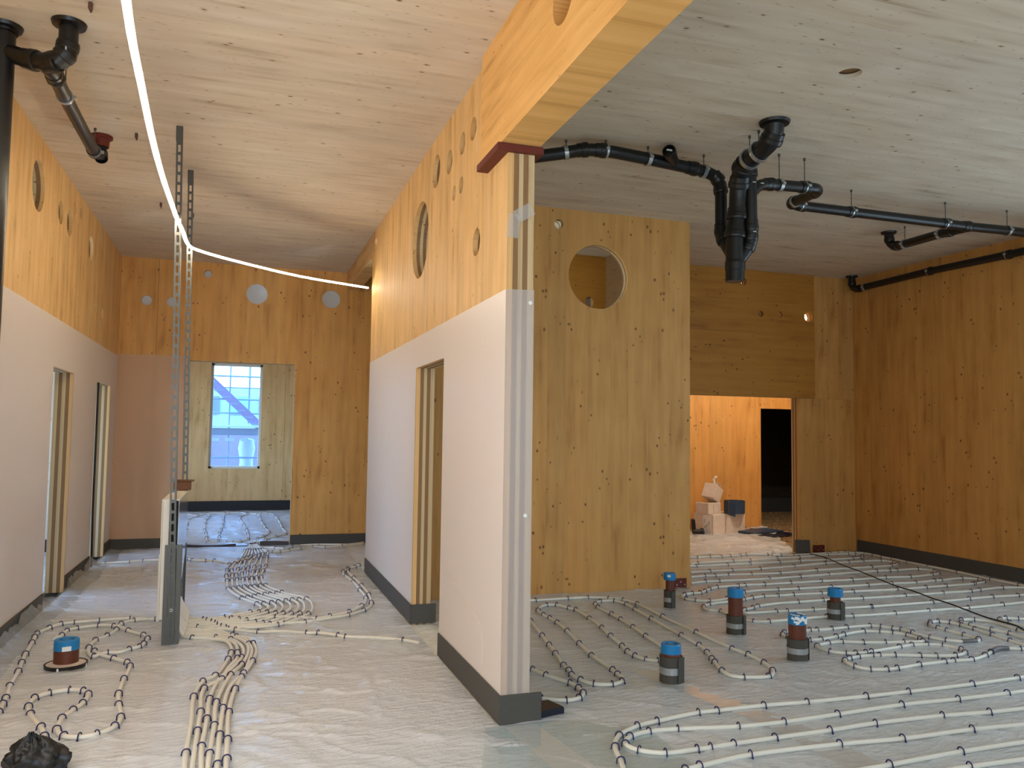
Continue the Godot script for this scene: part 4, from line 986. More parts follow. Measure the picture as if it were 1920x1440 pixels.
func build_films():
	var left = func(x, z): return (x > 1.375 and z < -4.36 and z > -9.55)
	var right = func(x, z): return (x < 1.585 and z < -4.36) or (x < 4.6 and z < -7.70)
	film("plastic_sheet", "wrinkled clear plastic sheet covering the corridor floor", -1.6, 1.39, -11.97, -2.2, 0.016, 0.013, left)
	film("plastic_sheet", "smoother clear plastic sheet covering the right room's floor", 1.39, 8.43, -9.62, -2.2, 0.024, 0.009, right)
	film("plastic_sheet", "bluish plastic sheet on the floor of the far room below the window", -2.55, 2.55, -17.35, -12.06, 0.04, 0.014, func(x, z): return false)
	film("plastic_sheet", "crumpled pale plastic sheet under the cartons in the storage room", 4.7, 9.0, -12.5, -9.66, 0.04, 0.03, func(x, z): return x > 7.45 + (z + 9.7) * -0.55 and z > -13.0 and x > 7.4)
	film("plastic_sheet", "plastic sheet on the side room floor seen through the left door opening", -4.5, -1.8, -11.95, -6.6, 0.08, 0.012, func(x, z): return false)
	var X = Vector3.RIGHT; var Z = Vector3.BACK
	# protective films on the walls
	var mb = MB.new()
	for p in cut(0.0, 0.165, 6.38, 2.60, [], [[2.55, -0.1, 3.47, 2.165], [4.84, -0.1, 5.87, 2.165]]):
		mb.sheet(Vector3(-1.617, 0, -5.6), -Z, Vector3.UP, X, p, 0.0)
	tag(obj("protective_film", mb, M["wall_film"]), "milky protective film covering the lower left wall around the door openings", "protective film")
	var o = thing("protective_film", "milky protective film on the middle wall below its round holes", "protective film")
	mb = MB.new()
	for p in cut(0.0, 0.16, 5.183, 2.43, [], [[2.70, -0.1, 3.71, 2.165]]):
		mb.sheet(Vector3(1.397, 0, -9.53), Z, Vector3.UP, -X, p, 0.0)
	obj("face_film", mb, M["wall_film"], o)
	mb = MB.new()
	mb.sheet(Vector3(1.397, 0, -4.347), X, Vector3.UP, Z, PackedVector2Array([Vector2(0, 0.16), Vector2(0.17, 0.16), Vector2(0.17, 2.435), Vector2(0, 2.43)]), 0.0)
	obj("end_film", mb, M["wall_film_end"], o)
	for p in [[1.545, 2.36], [1.53, 1.15]]:
		mb = MB.new()
		mb.lathe(Transform3D(Basis(X, PI / 2), Vector3(p[0], p[1], -4.346)), [Vector2(0.012, 0.0), Vector2(0.011, 0.004), Vector2(0.0, 0.006)], 14)
		obj("button", mb, M["label_white"], o)
	mb = MB.new()
	mb.tube(smooth([Vector3(1.396, 0.62, -5.80), Vector3(1.396, 0.60, -5.45), Vector3(1.396, 0.54, -5.05), Vector3(1.396, 0.47, -4.78), Vector3(1.396, 0.40, -4.72), Vector3(1.396, 0.17, -4.715)], 4), 0.0025, 6)
	obj("crease", mb, M["carton"], o)
	mb = MB.new()
	for p in cut(0.0, 0.15, 0.876, 2.63, [], []):
		mb.sheet(Vector3(-1.615, 0, -11.996), X, Vector3.UP, Z, p, 0.0)
	tag(obj("protective_film", mb, M["wall_film_thin"]), "thin peach protective film left of the far opening", "protective film")
	mb = MB.new()
	mb.box(Vector3(1.50, 2.88, -4.345), Vector3(0.115, 0.075, 0.002), Basis(Z, 0.55))
	mb.box(Vector3(1.435, 2.80, -4.345), Vector3(0.07, 0.14, 0.0018), Basis(Z, -0.1))
	tag(obj("clear_tape", mb, M["clear_tape"]), "scrap of clear tape stuck on the middle wall's end above the film", "tape")
	# film turned up against the left wall
	mb = MB.new()
	var n = 130
	for i in n + 1:
		var z = -6.0 - 5.9 * i / n
		var wv = 0.02 * sin(z * 9.0) + 0.014 * sin(z * 23.0 + 1.0) + 0.01 * sin(z * 41.0)
		var hgt = (0.10 + 0.025 * sin(z * 4.0) + wv)
		if (z < -8.1 and z > -9.1) or z < -10.4:
			hgt = 0.03 + wv * 0.3
		mb.v.append(Vector3(-1.42 + 0.02 * sin(z * 5.0), 0.018, z)); mb.n.append(Vector3(0.6, 0.8, wv * 6.0).normalized()); mb.t.append(Vector2(0, z))
		mb.v.append(Vector3(-1.52 + wv * 0.5, 0.03 + hgt * 0.3, z)); mb.n.append(Vector3(0.7, 0.7, wv * 9.0).normalized()); mb.t.append(Vector2(0.15, z))
		mb.v.append(Vector3(-1.598 + absf(wv) * 0.3, 0.02 + hgt, z)); mb.n.append(Vector3(0.9, 0.4, wv * 9.0).normalized()); mb.t.append(Vector2(0.3, z))
	for i in n:
		for k in 2:
			var a = i * 3 + k
			mb.ix.append_array(PackedInt32Array([a, a + 1, a + 4, a, a + 4, a + 3]))
	tag(obj("film_upstand", mb, M["edge_film"]), "crumpled edge of the plastic sheet turned up against the left wall", "plastic sheet")
	# overlapping film patches by the middle wall's end
	mb = MB.new()
	mb.sheet(Vector3(0, 0.020, 0), X, -Z, Vector3.UP, PackedVector2Array([Vector2(1.30, 4.30), Vector2(1.05, 3.55), Vector2(1.30, 2.9), Vector2(2.1, 2.9), Vector2(2.15, 4.05), Vector2(1.75, 4.32)]), 0.0)
	tag(obj("film_patch", mb, M["film_patch"]), "pale blue film patch on the floor in front of the middle wall's end", "film patch")
	mb = MB.new()
	mb.sheet(Vector3(0, 0.023, 0), X, -Z, Vector3.UP, PackedVector2Array([Vector2(1.40, 4.28), Vector2(1.58, 4.28), Vector2(1.72, 3.2), Vector2(1.50, 3.2)]), 0.0)
	tag(obj("tape_strip", mb, M["film_strip"]), "white tape strip running from the middle wall's end toward the camera", "tape")
	mb = MB.new()
	mb.sheet(Vector3(0, 0.021, 0), X, -Z, Vector3.UP, PackedVector2Array([Vector2(2.55, 5.05), Vector2(2.75, 5.02), Vector2(3.0, 3.9), Vector2(3.05, 3.0), Vector2(2.82, 3.0), Vector2(2.8, 3.9)]), 0.0)
	tag(obj("tape_strip", mb, M["film_strip"]), "clear film strip running toward the camera from the foreground stub", "tape")
	# red chalk lines under the corridor sheet
	for q in [[-0.43, -6.55, -0.38, -4.0], [-0.52, -6.0, -0.55, -4.0]]:
		mb = MB.new()
		var a = Vector3(q[0], 0.003, q[1]); var b = Vector3(q[2], 0.003, q[3])
		var d = (b - a).normalized()
		mb.box((a + b) * 0.5, Vector3(0.005, 0.002, a.distance_to(b)), Basis(Vector3.UP.cross(d), Vector3.UP, d))
		tag(obj("chalk_line", mb, M["chalk"]), "faint red chalk line on the floor running from the steel rail toward the camera" if q[0] > -0.5 else "second faint red chalk line left of the one from the steel rail", "chalk line")
	# dark membrane at the far threshold
	mb = MB.new()
	for i in 40:
		var x0 = -0.74 + 1.42 * i / 40.0; var x1 = -0.74 + 1.42 * (i + 1) / 40.0
		var h0 = 0.05 + 0.015 * sin(x0 * 5.0) + 0.02 * maxf(0.0, x0); var h1 = 0.05 + 0.015 * sin(x1 * 5.0) + 0.02 * maxf(0.0, x1)
		if x0 > -0.05 and x0 < 0.28:
			h0 = 0.016; h1 = 0.016
		mb.quad(Vector3(x0, 0.015, -11.97), Vector3(x1, 0.015, -11.97), Vector3(x1, h1, -12.03), Vector3(x0, h0, -12.03), Vector3(0, 0.5, 1).normalized())
		mb.quad(Vector3(x0, h0, -12.03), Vector3(x1, h1, -12.03), Vector3(x1, 0.015, -12.10), Vector3(x0, 0.015, -12.10), Vector3(0, 1, -0.3).normalized())
	tag(obj("membrane", mb, M["membrane"]), "dark blue membrane strip lying across the far opening's threshold", "membrane")
	mb = MB.new()
	mb.box(Vector3(1.70, 0.03, -4.46), Vector3(0.18, 0.05, 0.16), Basis(Vector3.UP, 0.3), 0.01)
	tag(obj("membrane", mb, M["membrane"]), "scrap of dark blue membrane tucked behind the middle wall's free end", "membrane")

func build_drains():
	# central stack
	var o = thing("drain_stack", "thick black vertical drain with side branches hanging from the right ceiling", "drain pipe")
	var p = [Vector3(3.690, 3.955, -5.000), Vector3(3.701, 3.834, -5.030), Vector3(3.680, 3.782, -5.200), Vector3(3.688, 3.763, -5.400), Vector3(3.729, 3.645, -5.520), Vector3(3.738, 3.413, -5.550), Vector3(3.712, 3.236, -5.550), Vector3(3.705, 2.854, -5.550)]
	drain(o, p, 0.072, 0.13, [p[1], p[3], p[4], p[5], p[6]], [p[2].lerp(p[1], 0.15), p[2].lerp(p[3], 0.6)], [0, 1], "main_pipe", 0.115)
	var low = p[7]
	socket(o, p[6] + Vector3(0, -0.28, 0), Vector3.UP, 0.066, 0.09)
	var b = [Vector3(2.003, 3.774, -5.920), Vector3(2.369, 3.856, -5.900), Vector3(2.514, 3.878, -5.820), Vector3(2.691, 3.870, -5.770), Vector3(3.037, 3.858, -5.790), Vector3(3.573, 3.823, -5.800), Vector3(3.711, 3.784, -5.800), Vector3(3.733, 3.676, -5.780), Vector3(3.713, 3.319, -5.750), Vector3(3.695, 3.234, -5.700), Vector3(3.711, 3.069, -5.580)]
	drain(o, b, 0.05, 0.1, [b[2], b[3].lerp(b[2], 0.3), b[5].lerp(b[4], 0.2), b[6], b[7], b[8], b[9]], [b[1], b[3], b[4], b[5]], [0, 1, 2, 3], "branch_pipe")
	var s = [Vector3(3.296, 3.850, -5.790), Vector3(3.184, 3.877, -5.660)]
	drain(o, s, 0.046, 0.05, [s[1]], [], [], "stub_branch")
	mark(o, s[1] + (s[1] - s[0]).normalized() * 0.045 + Vector3(0, 0, 0.01), Vector3(0.05, 0.014, 0.004))
	var c = [Vector3(3.812, 3.743, -5.480), Vector3(3.833, 3.236, -5.500), Vector3(3.826, 3.144, -5.520), Vector3(3.731, 2.999, -5.550)]
	drain(o, c, 0.048, 0.07, [c[0] + Vector3(0, -0.05, 0), c[0].lerp(c[1], 0.45), c[1], c[2]], [], [], "branch_pipe")
	var d = [Vector3(3.835, 3.576, -5.500), Vector3(3.915, 3.657, -5.520), Vector3(4.036, 3.691, -5.560), Vector3(4.158, 3.698, -5.570), Vector3(4.403, 3.710, -5.580), Vector3(4.565, 3.720, -5.600), Vector3(4.665, 3.746, -5.750), Vector3(4.693, 3.752, -6.000), Vector3(4.682, 3.750, -6.120), Vector3(4.822, 3.747, -6.150), Vector3(5.411, 3.747, -6.150), Vector3(6.507, 3.745, -6.150), Vector3(6.814, 3.742, -6.150), Vector3(7.313, 3.751, -6.150), Vector3(8.080, 3.743, -6.150)]
	drain(o, d, 0.046, 0.1, [d[2], d[4], d[6], d[8], d[9], d[10], d[11], d[12]], [d[3], d[4], d[9], d[10], d[11], d[13], d[7].lerp(d[8], 0.6)], [0, 1, 3, 4, 5], "branch_pipe")
	for q in [[c[0], -0.1], [c[0], -0.5], [b[8], 0.02], [d[1], 0.0]]:
		mark(o, q[0] + Vector3(0.0, q[1], 0.053), Vector3(0.03, 0.008, 0.004), Basis(Vector3(0, 0, 1), 0.1))
	var e = [Vector3(6.885, 3.955, -7.270), Vector3(6.895, 3.819, -7.270), Vector3(6.885, 3.768, -7.150), Vector3(6.859, 3.762, -7.000), Vector3(6.839, 3.756, -6.500), Vector3(6.848, 3.746, -6.200)]
	drain(o, e, 0.046, 0.09, [e[0].lerp(e[1], 0.5), e[2], e[4].lerp(e[5], 0.4)], [e[3], e[4]], [0], "branch_pipe", 0.085)
	# along the right wall
	o = thing("drain_pipe", "black drain pipe running just under the ceiling along the right wall", "drain pipe")
	var r = [Vector3(8.270, 3.955, -9.450), Vector3(8.278, 3.779, -9.450), Vector3(8.239, 3.743, -9.300), Vector3(8.280, 3.759, -9.199), Vector3(8.280, 3.769, -8.047), Vector3(8.280, 3.746, -6.923), Vector3(8.280, 3.744, -6.304)]
	drain(o, r, 0.045, 0.09, [r[0].lerp(r[1], 0.5), r[2], r[4], r[5]], [r[3], r[4].lerp(r[3], 0.03), r[5].lerp(r[4], 0.02)], [], "pipe", 0.085)
	# left corner
	o = thing("drain_stack", "black drain riser and branches at the photo's top left corner", "drain pipe")
	var f = [Vector3(-1.400, 3.955, -5.330), Vector3(-1.400, 2.000, -5.330)]
	drain(o, f, 0.062, 0.1, [f[0] + Vector3(0, -0.5, 0), f[0] + Vector3(0, -0.95, 0)], [], [], "main_pipe", 0.1)
	var g = [Vector3(-1.383, 3.802, -5.330), Vector3(-1.247, 3.748, -5.260), Vector3(-1.113, 3.717, -5.190), Vector3(-1.054, 3.748, -5.160), Vector3(-1.030, 3.800, -5.160), Vector3(-1.030, 3.955, -5.160)]
	drain(o, g, 0.052, 0.09, [g[1], g[2], g[3], g[4]], [], [], "branch_pipe", 0.095)
	var h = [Vector3(-1.199, 3.740, -5.230), Vector3(-1.152, 3.730, -5.300), Vector3(-1.148, 3.739, -5.450), Vector3(-1.161, 3.754, -5.800), Vector3(-1.170, 3.774, -6.980), Vector3(-1.140, 3.798, -7.080), Vector3(-1.150, 3.800, -7.110), Vector3(-1.150, 3.955, -7.110)]
	drain(o, h, 0.044, 0.07, [h[2], h[4].lerp(h[3], 0.04), h[6]], [h[3], h[4].lerp(h[3], 0.03)], [0, 1], "branch_pipe")
	var kb = MB.new()
	kb.lathe(Transform3D(Basis(), h[2]), [Vector2(0.0, -0.06), Vector2(0.04, -0.045), Vector2(0.06, 0.0), Vector2(0.04, 0.045), Vector2(0.0, 0.06)], 20)
	obj("elbow_joint", kb, M["drain_black"], o)
	var t = MB.new()
	t.lathe(Transform3D(Basis(), Vector3(h[7].x, 3.96, h[7].z)), [Vector2(0.05, -0.09), Vector2(0.060, -0.09), Vector2(0.062, -0.03), Vector2(0.085, -0.02), Vector2(0.085, -0.001)], 24)
	obj("ceiling_socket", t, M["azobe"], o).set_meta("label", "red-brown ceiling socket")
	mark(o, g[4] + Vector3(0, -0.02, 0.056), Vector3(0.008, 0.06, 0.004))

func perforated(o: Node, x: float, z: float, y0: float, y1: float, lean: float):
	var mb = MB.new()
	var w = 0.043
	var sl = -lean / (y1 - y0)
	var bas = Basis(Vector3(0, 0, 1), lean / (y1 - y0))
	var cy = (y0 + y1) * 0.5
	for s in [-1.0, 1.0]:
		mb.box(Vector3(x + s * (w * 0.5 - 0.006) - lean * 0.5, cy, z), Vector3(0.012, y1 - y0, 0.003), bas)
		mb.box(Vector3(x + s * (w * 0.5) - lean * 0.5, cy, z - 0.016), Vector3(0.003, y1 - y0, 0.034), bas)
	var y = y0 + 0.01
	while y < y1 - 0.02:
		mb.box(Vector3(x - lean * (y - y0) / (y1 - y0), y, z), Vector3(w - 0.022, 0.024, 0.003), bas)
		y += 0.078
	mb.box(Vector3(x - lean, y1 - 0.06, z - 0.004), Vector3(w + 0.006, 0.12, 0.02), bas, 0.003)
	obj("perforated_rail", mb, M["zinc_dull"], o)

func build_manifold():
	var o = thing("manifold_cabinet", "steel manifold cabinet on the corridor floor with two tall perforated rails", "manifold cabinet")
	perforated(o, -0.452, -6.60, 0.05, 3.94, 0.078)
	perforated(o, -0.462, -7.70, 1.15, 3.94, 0.05)
	var mb = MB.new()
	mb.box(Vector3(-0.458, 0.375, -6.612), Vector3(0.117, 0.75, 0.006), Basis(), 0.001)
	mb.box(Vector3(-0.515, 0.375, -6.64), Vector3(0.004, 0.75, 0.06))
	mb.box(Vector3(-0.401, 0.375, -6.64), Vector3(0.004, 0.75, 0.06))
	mb.box(Vector3(-0.36, 0.01, -6.58), Vector3(0.2, 0.006, 0.03), Basis(), 0.001)
	var foot = obj("rail_foot", mb, M["zinc_dull"], o)
	for s in [-1, 1]:
		mb = MB.new()
		mb.box(Vector3(-0.458 + s * 0.019, 0.47, -6.607), Vector3(0.012, 0.50, 0.006), Basis(), 0.001)
		obj("foot_groove", mb, M["groove"], foot)
	mb = MB.new()
	mb.lathe(Transform3D(Basis(Vector3.RIGHT, PI / 2), Vector3(-0.458, 0.27, -6.606)), [Vector2(0.012, 0.0), Vector2(0.012, 0.003), Vector2(0.007, 0.003), Vector2(0.007, 0.0)], 16)
	obj("foot_bolt", mb, M["label_white"], foot)
	# cabinet body: left side sheet, near and far end sheets, sloping top, shiny right side
	mb = MB.new()
	mb.box(Vector3(-0.545, 0.64, -7.15), Vector3(0.012, 0.88, 1.06), Basis(), 0.002)
	mb.box(Vector3(-0.52, 0.64, -6.63), Vector3(0.05, 0.88, 0.02), Basis(), 0.002)
	mb.box(Vector3(-0.49, 0.64, -7.675), Vector3(0.115, 0.88, 0.012), Basis(), 0.002)
	mb.box(Vector3(-0.49, 1.082, -7.15), Vector3(0.122, 0.012, 1.06), Basis(), 0.002)
	obj("cabinet_shell", mb, M["cabinet_white"], o)
	mb = MB.new()
	var prof = PackedVector2Array([Vector2(0.0, 0.36), Vector2(0.62, 0.40), Vector2(1.06, 0.62), Vector2(1.06, 1.076), Vector2(0.0, 1.076)])
	mb.sheet(Vector3(-0.430, 0, -6.625), Vector3.FORWARD, Vector3.UP, Vector3.RIGHT, prof, 0.003)
	obj("side_sheet", mb, M["mirror_sheet"], o).set_meta("label", "shiny metal side sheet")
	mb = MB.new()
	mb.box(Vector3(-0.433, 0.32, -7.672), Vector3(0.016, 0.62, 0.012), Basis(), 0.002)
	obj("rear_leg", mb, M["zinc_dull"], o)
	mb = MB.new()
	for k in 6:
		var y0 = 0.08 + 0.09 * k; var y1 = y0 + 0.09
		var b0 = 0.10 * sin(PI * k / 6.0); var b1 = 0.10 * sin(PI * (k + 1) / 6.0)
		mb.quad(Vector3(-0.44, y0, -7.66), Vector3(-0.44, y1, -7.66), Vector3(-0.47 + b1 * 0.3, y1, -7.40 - 0.10 + b1), Vector3(-0.47 + b0 * 0.3, y0, -7.46 - 0.10 + b0), Vector3(1, 0, 0.3).normalized())
	obj("bent_flap", mb, M["zinc_dull"], o)
	mb = MB.new()
	mb.box(Vector3(-0.49, 0.40, -7.14), Vector3(0.05, 0.045, 0.9), Basis(), 0.01)
	obj("manifold_bar", mb, M["zinc"], o)
	mb = MB.new()
	mb.box(Vector3(-0.475, 1.128, -7.62), Vector3(0.14, 0.075, 0.10), Basis(), 0.004)
	mb.box(Vector3(-0.465, 1.172, -7.62), Vector3(0.17, 0.012, 0.12), Basis(), 0.003)
	tag(obj("wood_block", mb, M["brown_block"]), "brown wooden block on top of the manifold cabinet by the rear rail", "wood block")
	# white strip leaning by the rail foot
	mb = MB.new()
	mb.box(Vector3(-0.555, 0.42, -6.70), Vector3(0.02, 0.5, 0.012), Basis(), 0.002)
	obj("end_trim", mb, M["cabinet_white"], o)

func build_stubs():
	var s = [[3.86, -6.86, 0.168, 0.267, 0.331, 0.053, 0.037, 0.058], [3.87, -5.80, 0.163, 0.309, 0.382, 0.068, 0.059, 0.064], [3.86, -5.01, 0.170, 0.273, 0.338, 0.071, 0.062, 0.064], [5.06, -6.04, 0.164, 0.210, 0.281, 0.066, 0.045, 0.066], [2.70, -4.78, 0.184, 0.194, 0.262, 0.070, 0.066, 0.066], [-1.07, -6.20, 0.028, 0.130, 0.198, 0.132, 0.077, 0.079]]
	stub("slim blue-capped pipe stub beside the corner of the knotty box wall", s[0], -0.4, true)
	stub("tallest blue-capped brown pipe stub, grey wrapped, in front of the box wall's corner", s[1], 0.2, true)
	stub("brown pipe stub with a torn white sticker on its blue cap", s[2], 0.9, true, Vector2(0.0, 0.05), true)
	stub("blue-capped pipe stub farthest right, cap wider than its narrow brown pipe", s[3], -0.2, true)
	stub("blue-capped pipe stub nearest the camera, wrapped in grey foam up to its cap", s[4], 0.0, false)
	stub("blue-capped brown pipe stub with a black flange on the corridor floor", s[5], 0.3, true, Vector2(0.0, 0.0), false, true)

func build_storage():
	var b = Basis(Vector3.UP, 0.18)
	var mb = MB.new()
	var o = thing("carton", "large white carton at the bottom of the pile in the storage room", "carton", "white cartons piled in the storage room", Vector3(7.72, 0.012, -11.96))
	o.rotation.y = 0.22
	mb.box(Vector3(-0.02, 0.165, -0.04), Vector3(0.74, 0.33, 0.46), Basis(), 0.004)
	obj("body", mb, M["carton"], o)
	mb = MB.new()
	mb.box(Vector3(-0.391, 0.165, 0.06), Vector3(0.004, 0.30, 0.2), Basis(), 0.001)
	var lb = obj("paper_label", mb, M["label_white"], o)
	mb = MB.new()
	for k in 9:
		mb.box(Vector3(-0.3935, 0.12 + 0.028 * (k % 5), 0.0 + 0.035 * (k % 4)), Vector3(0.001, 0.014, 0.022 - 0.003 * (k % 3)))
	obj("print", mb, M["print_grey"], lb)
	mb = MB.new()
	mb.box(Vector3(0, 0.3315, 0), Vector3(0.6, 0.001, 0.012))
	obj("flap_seam", mb, M["print_grey"], o)
	o = thing("carton", "small white carton lying flat on the large one in the storage room", "carton", "white cartons piled in the storage room", Vector3(7.46, 0.344, -11.96))
	o.rotation.y = 0.35
	mb = MB.new()
	mb.box(Vector3(0, 0.09, 0), Vector3(0.33, 0.18, 0.26), Basis(), 0.004)
	obj("body", mb, M["carton"], o)
	mb = MB.new()
	mb.box(Vector3(-0.03, 0.09, 0.1305), Vector3(0.004, 0.17, 0.001))
	obj("flap_seam", mb, M["print_grey"], o)
	o = thing("carton", "open white carton tilted on top of the pile in the storage room", "carton", "white cartons piled in the storage room", Vector3(7.52, 0.60, -11.98))
	o.rotation = Vector3(0.1, 0.5, -0.42)
	mb = MB.new()
	mb.box(Vector3(0, 0.09, 0), Vector3(0.27, 0.24, 0.22), Basis(), 0.004)
	obj("body", mb, M["carton"], o)
	mb = MB.new()
	mb.box(Vector3(-0.02, 0.225, 0.06), Vector3(0.18, 0.004, 0.1), Basis(Vector3.RIGHT, -0.6), 0.001)
	obj("flap", mb, M["carton"], o)
	mb = MB.new()
	mb.tube(smooth([Vector3(-0.05, 0.21, 0), Vector3(-0.07, 0.26, 0.02), Vector3(-0.11, 0.29, 0.01), Vector3(-0.10, 0.33, 0.03)], 4), 0.016, 7)
	mb.box(Vector3(-0.10, 0.34, 0.03), Vector3(0.07, 0.03, 0.03), Basis(Vector3(0, 0, 1), 0.5), 0.008)
	obj("paper_strip", mb, M["label_white"], o)
	# blue roll: spiral band
	o = thing("foam_roll", "dark blue roll of edge strip lying on the white carton", "roll", "", Vector3(7.90, 0.345, -11.86))
	mb = MB.new()
	var sp = []
	for k in 60:
		var a = k * 0.34
		var rr = 0.075 + 0.0036 * k
		rr = minf(rr, 0.155)
		sp.append(Vector3(cos(a) * rr * 1.1, 0, sin(a) * rr))
	sp.append(Vector3(-0.19, 0, 0.10)); sp.append(Vector3(-0.22, -0.01, 0.2)); sp.append(Vector3(-0.17, -0.03, 0.28))
	for k in sp.size() - 1:
		var a = sp[k]; var c = sp[k + 1]
		var hh = Vector3.UP * 0.215
		var nn = (c - a).cross(Vector3.UP).normalized()
		var th = nn * 0.006
		mb.quad(a + th, c + th, c + th + hh, a + th + hh, nn)
		mb.quad(a - th, c - th, c - th + hh, a - th + hh, -nn)
		mb.quad(a + th + hh, c + th + hh, c - th + hh, a - th + hh, Vector3.UP)
	obj("coil", mb, M["roll_blue"], o)
	# dark sheets on the floor
	o = thing("foam_sheet", "dark blue foam sheets lying on the floor right of the cartons", "foam sheet", "", Vector3(8.35, 0.02, -11.55))
	o.rotation.y = 0.2
	mb = MB.new()
	mb.box(Vector3(0, 0.03, -0.2), Vector3(0.7, 0.03, 0.4), Basis(Vector3(0, 0, 1), 0.02), 0.003)
	obj("upper_sheet", mb, M["roll_blue"], o)
	mb = MB.new()
	mb.box(Vector3(0.05, 0.008, 0.05), Vector3(0.75, 0.016, 0.55), Basis(), 0.003)
	obj("lower_sheet", mb, M["membrane"], o)
	# black tool
	o = thing("hand_tool", "small black tool lying left of the cartons by the box wall's corner", "tool", "", Vector3(7.18, 0.02, -11.85))
	mb = MB.new()
	mb.tube([Vector3(-0.08, 0.04, 0), Vector3(0.06, 0.04, 0.02)], 0.04, 12)
	mb.tube([Vector3(0.06, 0.04, 0.02), Vector3(0.10, 0.045, 0.03)], 0.055, 12)
	obj("body", mb, M["rubber"], o)
	mb = MB.new()
	mb.box(Vector3(-0.07, 0.15, 0), Vector3(0.06, 0.2, 0.05), Basis(Vector3(0, 0, 1), 0.1), 0.012)
	obj("handle", mb, M["rubber"], o)

func build_outside():
	var X = Vector3.RIGHT
	var o = thing("scaffold", "scaffold with rails, deck and sloping stair outside the far window", "scaffold")
	var bits = [["standard", [Vector3(-0.30, 0, -20.4), Vector3(-0.30, 3.6, -20.4)], 0.02], ["standard", [Vector3(0.14, 1.8, -20.6), Vector3(0.14, 3.6, -20.6)], 0.026], ["standard", [Vector3(-2.4, 0, -20.4), Vector3(-2.4, 4.0, -20.4)], 0.03], ["standard", [Vector3(2.4, 0, -20.4), Vector3(2.4, 4.0, -20.4)], 0.03]]
	for y in [2.93, 2.66, 2.38, 2.05, 1.0]:
		bits.append(["ledger", [Vector3(-2.6, y, -20.4), Vector3(2.6, y - 0.02, -20.4)], 0.022 if y != 2.66 else 0.014])
	for q in bits:
		var mb = MB.new()
		mb.tube(q[1], q[2], 8)
		obj(q[0], mb, M["scaffold"], o)
	var mb = MB.new()
	mb.box(Vector3(-0.2, 2.30, -20.3), Vector3(1.75, 0.20, 0.05), Basis(Vector3(0, 0, 1), -0.76), 0.004)
	obj("stair_stringer", mb, M["scaffold_red"], o)
	for k in 7:
		mb = MB.new()
		mb.box(Vector3(-0.72 + 0.17 * k, 2.74 - 0.16 * k, -20.42), Vector3(0.2, 0.03, 0.3), Basis(), 0.003)
		obj("tread", mb, M["scaffold"], o)
	mb = MB.new()
	mb.box(Vector3(0, 1.73, -20.5), Vector3(5.0, 0.05, 0.7), Basis(), 0.004)
	obj("deck", mb, M["sheeting"], o)
	mb = MB.new()
	mb.box(Vector3(0, 1.60, -20.2), Vector3(5.0, 0.17, 0.04), Basis(), 0.004)
	obj("toe_board", mb, M["deck"], o)
	for k in 4:
		mb = MB.new()
		mb.box(Vector3(-0.6 + 0.33 * k, 1.42, -20.3), Vector3(0.18, 0.08, 0.03), Basis(), 0.004)
		obj("deck_bracket", mb, M["sheeting"], o)
	o = thing("neighbour_building", "pale blurred building behind the scaffold outside the far window", "building")
	mb = MB.new()
	mb.box(Vector3(0, 1.4, -24.6), Vector3(14, 2.9, 0.4), Basis(), 0.01)
	obj("facade_wall", mb, M["facade"], o)
	for k in 5:
		mb = MB.new()
		mb.box(Vector3(-1.7 + 0.8 * k, 2.35, -24.36), Vector3(0.55, 0.5, 0.06), Basis(), 0.01)
		obj("facade_panel", mb, M["green_panel" if k % 2 == 0 else "deck"], o)
	mb = MB.new()
	mb.box(Vector3(0, 1.05, -24.3), Vector3(14, 0.9, 0.1), Basis(), 0.01)
	obj("facade_band", mb, M["scaffold_red"], o)
	o = thing("wrapped_bundle", "pale wrapped bundle standing under the scaffold deck outside the far window", "bundle")
	mb = MB.new()
	mb.lathe(Transform3D(Basis(), Vector3(0.12, 0.0, -20.9)), [Vector2(0.2, 0.0), Vector2(0.19, 0.5), Vector2(0.15, 0.9), Vector2(0.2, 1.2), Vector2(0.16, 1.42), Vector2(0.0, 1.46)], 14)
	obj("wrap", mb, M["sheeting"], o)
	var g = struct("ground", "ground outside the far window", "ground")
	slab("ground_slab", Vector3(0, -0.2, -24.0), Vector3(30, 0.2, 12.0), "ground_out", g)

